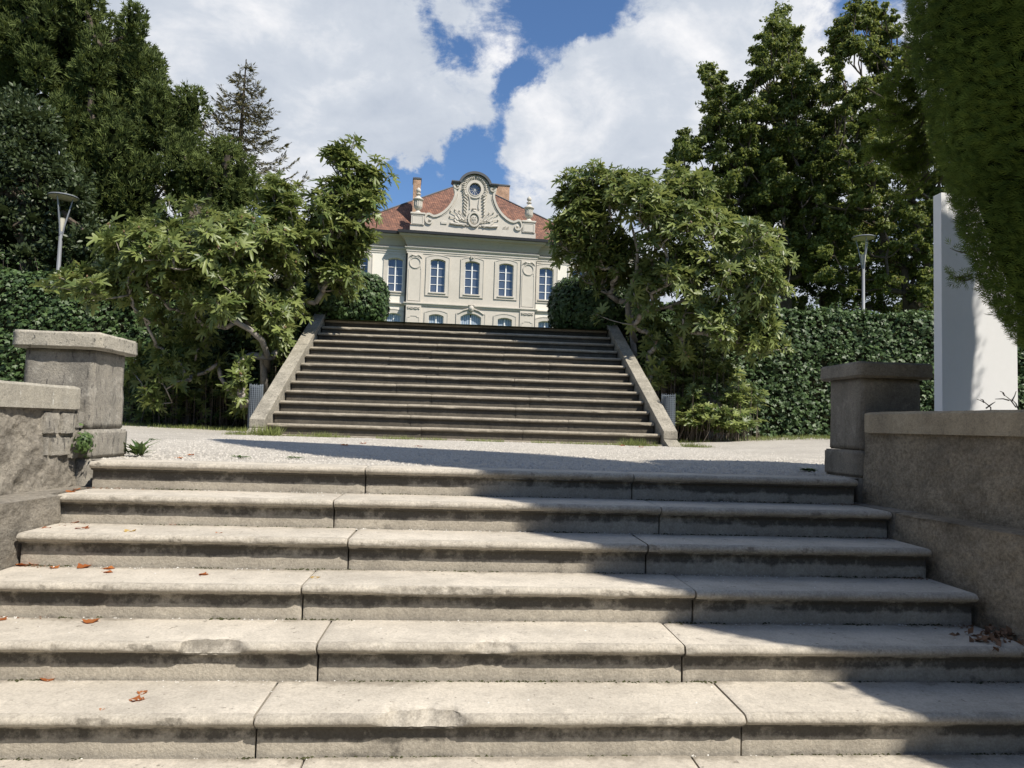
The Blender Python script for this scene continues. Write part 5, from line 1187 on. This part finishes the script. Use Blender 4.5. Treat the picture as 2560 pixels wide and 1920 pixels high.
def bush(name, label, c, r, n_, sz):
    d = rng.normal(size=(n_, 3)); P = np.array(c)+d*np.array(r)*.5; o = instance(*IVY, P, frames(unit(d+np.array([.8, -.8, .4]))), rng.uniform(sz*.6, sz, n_), rng.random(n_), name, M['weed'], None, kind=None); tag(o, label, 'weed')
bush('weed', 'green weed rooted in the gap between the left wall and its pier', (q[0]-.0, 4.27, q[2]), (.04, .05, .06), 230, .028)
q = onz(95, 1052, -.155); bush('weed', 'tiny weed on the ledge of the left wall', (q[0]+.0, q[1], q[2]+.015), (.03, .05, .025), 40, .016)
# bare twigs above the coping of the right wall
mb = MB()
for (x0_, y0_, x1_, y1_) in ((2195, 880, 2165, 850), (2180, 865, 2150, 862), (2185, 868, 2195, 845), (2170, 855, 2160, 845), (2140, 880, 2110, 862), (2125, 870, 2118, 862), (2130, 882, 2150, 868), (2200, 885, 2185, 862)):
    mb.tube([at(x0_, y0_, 4.6), at((x0_+x1_)/2+2, (y0_+y1_)/2-2, 4.6), at(x1_, y1_, 4.58)], [.005, .004, .002], 4)
mb.tube([at(2200, 885, 4.6), at(2204, 930, 4.62), at(2206, 1010, 4.65)], [.005, .007, .009], 5); mb.tube([at(2140, 880, 4.6), at(2142, 940, 4.62), at(2144, 1010, 4.65)], [.004, .006, .008], 5)
tag(mb.obj('dry_twig', M['dead']), 'bare dry twigs rising above the coping of the right wall', 'twigs')
# fallen leaves: each one a thing
def fallen(px, py, k, size, label, dy=0, m_='dryleaf', group='fallen dry leaves on the lower steps'):
    z = -k*R_; c = onz(px, py, z); bm = bmesh.new(); n_ = 7; th0 = rng.uniform(0, 2*PI); rows = []
    curl = rng.uniform(.15, .45); tw = rng.uniform(-.5, .5)
    for i in range(n_):
        t_ = i/(n_-1); hw = .42*math.sin(PI*min(1, t_*.98+.02))**.7*(1+.25*math.sin(i*2.4)); r = []
        for s_ in (-1, -.5, 0, .5, 1):
            x = hw*s_; y = t_-.5; zz = curl*x*x*2.2+.25*curl*(y*y)*1.5+tw*x*y*.5+.03*math.sin(i*3+s_*4); r.append(bm.verts.new((x*size, y*size, zz*size)))
        rows.append(r)
    for i in range(n_-1):
        for j in range(4): bm.faces.new((rows[i][j], rows[i][j+1], rows[i+1][j+1], rows[i+1][j]))
    a_ = bm.verts.new((0, -.85*size, .12*size)); bb_ = bm.verts.new((.02*size, -.5*size, 0)); bm.faces.new((a_, bb_, rows[0][2]))
    zm = min(v.co.z for v in bm.verts)
    for v in bm.verts: v.co.z -= zm-.001
    me = bpy.data.meshes.new('fallen_leaf'); bm.to_mesh(me); bm.free(); at_ = me.attributes.new('tint', 'FLOAT', 'FACE'); at_.data.foreach_set('value', np.full(len(me.polygons), rng.random(), dtype=np.float32))
    me.materials.append(M[m_]); me.shade_smooth(); o = link('fallen_leaf', me, None, loc=(c[0], c[1]+dy, z-.002)); o.rotation_euler = (rng.uniform(-.06, .06), rng.uniform(-.06, .06), th0); tag(o, label, 'leaf', group)
fallen(104, 1468, 5, .060, 'large bright orange leaf standing near the left edge of the sixth step')
fallen(308, 1497, 5, .042, 'upper of two brown leaves lying close together on the sixth step')
fallen(295, 1512, 5, .055, 'lower of two brown leaves lying close together on the sixth step')
fallen(221, 1532, 5, .022, 'tiny reddish leaf scrap left of the paired leaves on the sixth step')
fallen(197, 1343, 4, .075, 'curled orange leaf alone on the left of the fifth step')
fallen(2, 1338, 4, .05, 'orange leaf cut by the left edge of the picture on the fifth step')
fallen(52, 1221, 3, .075, 'leftmost crumpled leaf in the corner of the fourth step')
fallen(76, 1219, 3, .065, 'second crumpled leaf in the left corner of the fourth step')
fallen(117, 1226, 3, .05, 'thin brown leaf just right of the corner pile on the fourth step')
fallen(181, 1225, 3, .07, 'broad curled leaf between the thin leaf and the pair on the fourth step')
fallen(236, 1228, 3, .05, 'upper leaf of the small pair on the fourth step')
fallen(234, 1236, 3, .04, 'lower leaf of the small pair on the fourth step')
fallen(439, 1241, 3, .045, 'dark brown leaf in the middle of the left slab on the fourth step')
fallen(681, 1248, 3, .05, 'yellow green leaf just right of the joint on the fourth step', m_='yellowleaf')
fallen(102, 1141, 2, .05, 'leftmost orange leaf on the third step')
fallen(135, 1136, 2, .04, 'small brown leaf second from the left on the third step')
fallen(177, 1142, 2, .075, 'longest brown leaf on the third step')
fallen(167, 1129, 2, .055, 'dark leaf at the back of the third step under the riser')
fallen(281, 1148, 2, .065, 'yellowish leaf with a long stalk on the third step', m_='yellowleaf')
fallen(373, 1134, 2, .04, 'small orange leaf right of the yellowish one on the third step')
fallen(473, 1152, 2, .038, 'rightmost brown leaf on the third step')
fallen(153, 1062, 1, .06, 'red brown leaf at the foot of the left pier on the second step')
fallen(166, 1057, 1, .045, 'small red leaf behind the other at the foot of the left pier')
fallen(300, 984, 0, .055, 'curled orange leaf under the weed by the left pier')
fallen(386, 989, 0, .05, 'orange leaf on the gravel right of the weed', group='fallen dry leaves on the landing')
fallen(413, 983, 0, .05, 'rightmost orange leaf near the edge of the gravel', group='fallen dry leaves on the landing')
for k, (px_, py_, lab) in enumerate(((745, 962, 'orange leaf in the grass left of centre'), (785, 958, 'orange leaf beside the dry grass tuft below the upper stairs'), (1345, 963, 'red leaf in front of the right grass tuft'), (1385, 966, 'second red leaf right of the right grass tuft'), (905, 964, 'brown leaf in the grass strip just left of the middle'))):
    fallen(px_, py_, 0, .09, lab, group='fallen dry leaves on the landing')
pts = [onz(2152+rng.normal()*26, 1376+rng.normal()*9, -4*R_)+np.array([rng.normal()*.02, rng.normal()*.03, abs(rng.normal())*.012]) for _ in range(110)]
o = instance(*LEAF, np.array(pts), frames(unit(rng.normal(size=(110, 3))+np.array([0, 0, 1.2]))), rng.uniform(.02, .05, 110), rng.random(110), 'leaf_litter', M['litter'], None)
tag(o, 'small heap of dry leaves in the right corner of the fifth step', 'leaf litter')

print('triangles', sum(sum(len(p.vertices)-2 for p in o.data.polygons) if len(o.data.polygons) < 2000 else len(o.data.polygons)*(len(o.data.polygons[0].vertices)-2) for o in S.objects if o.type == 'MESH'))
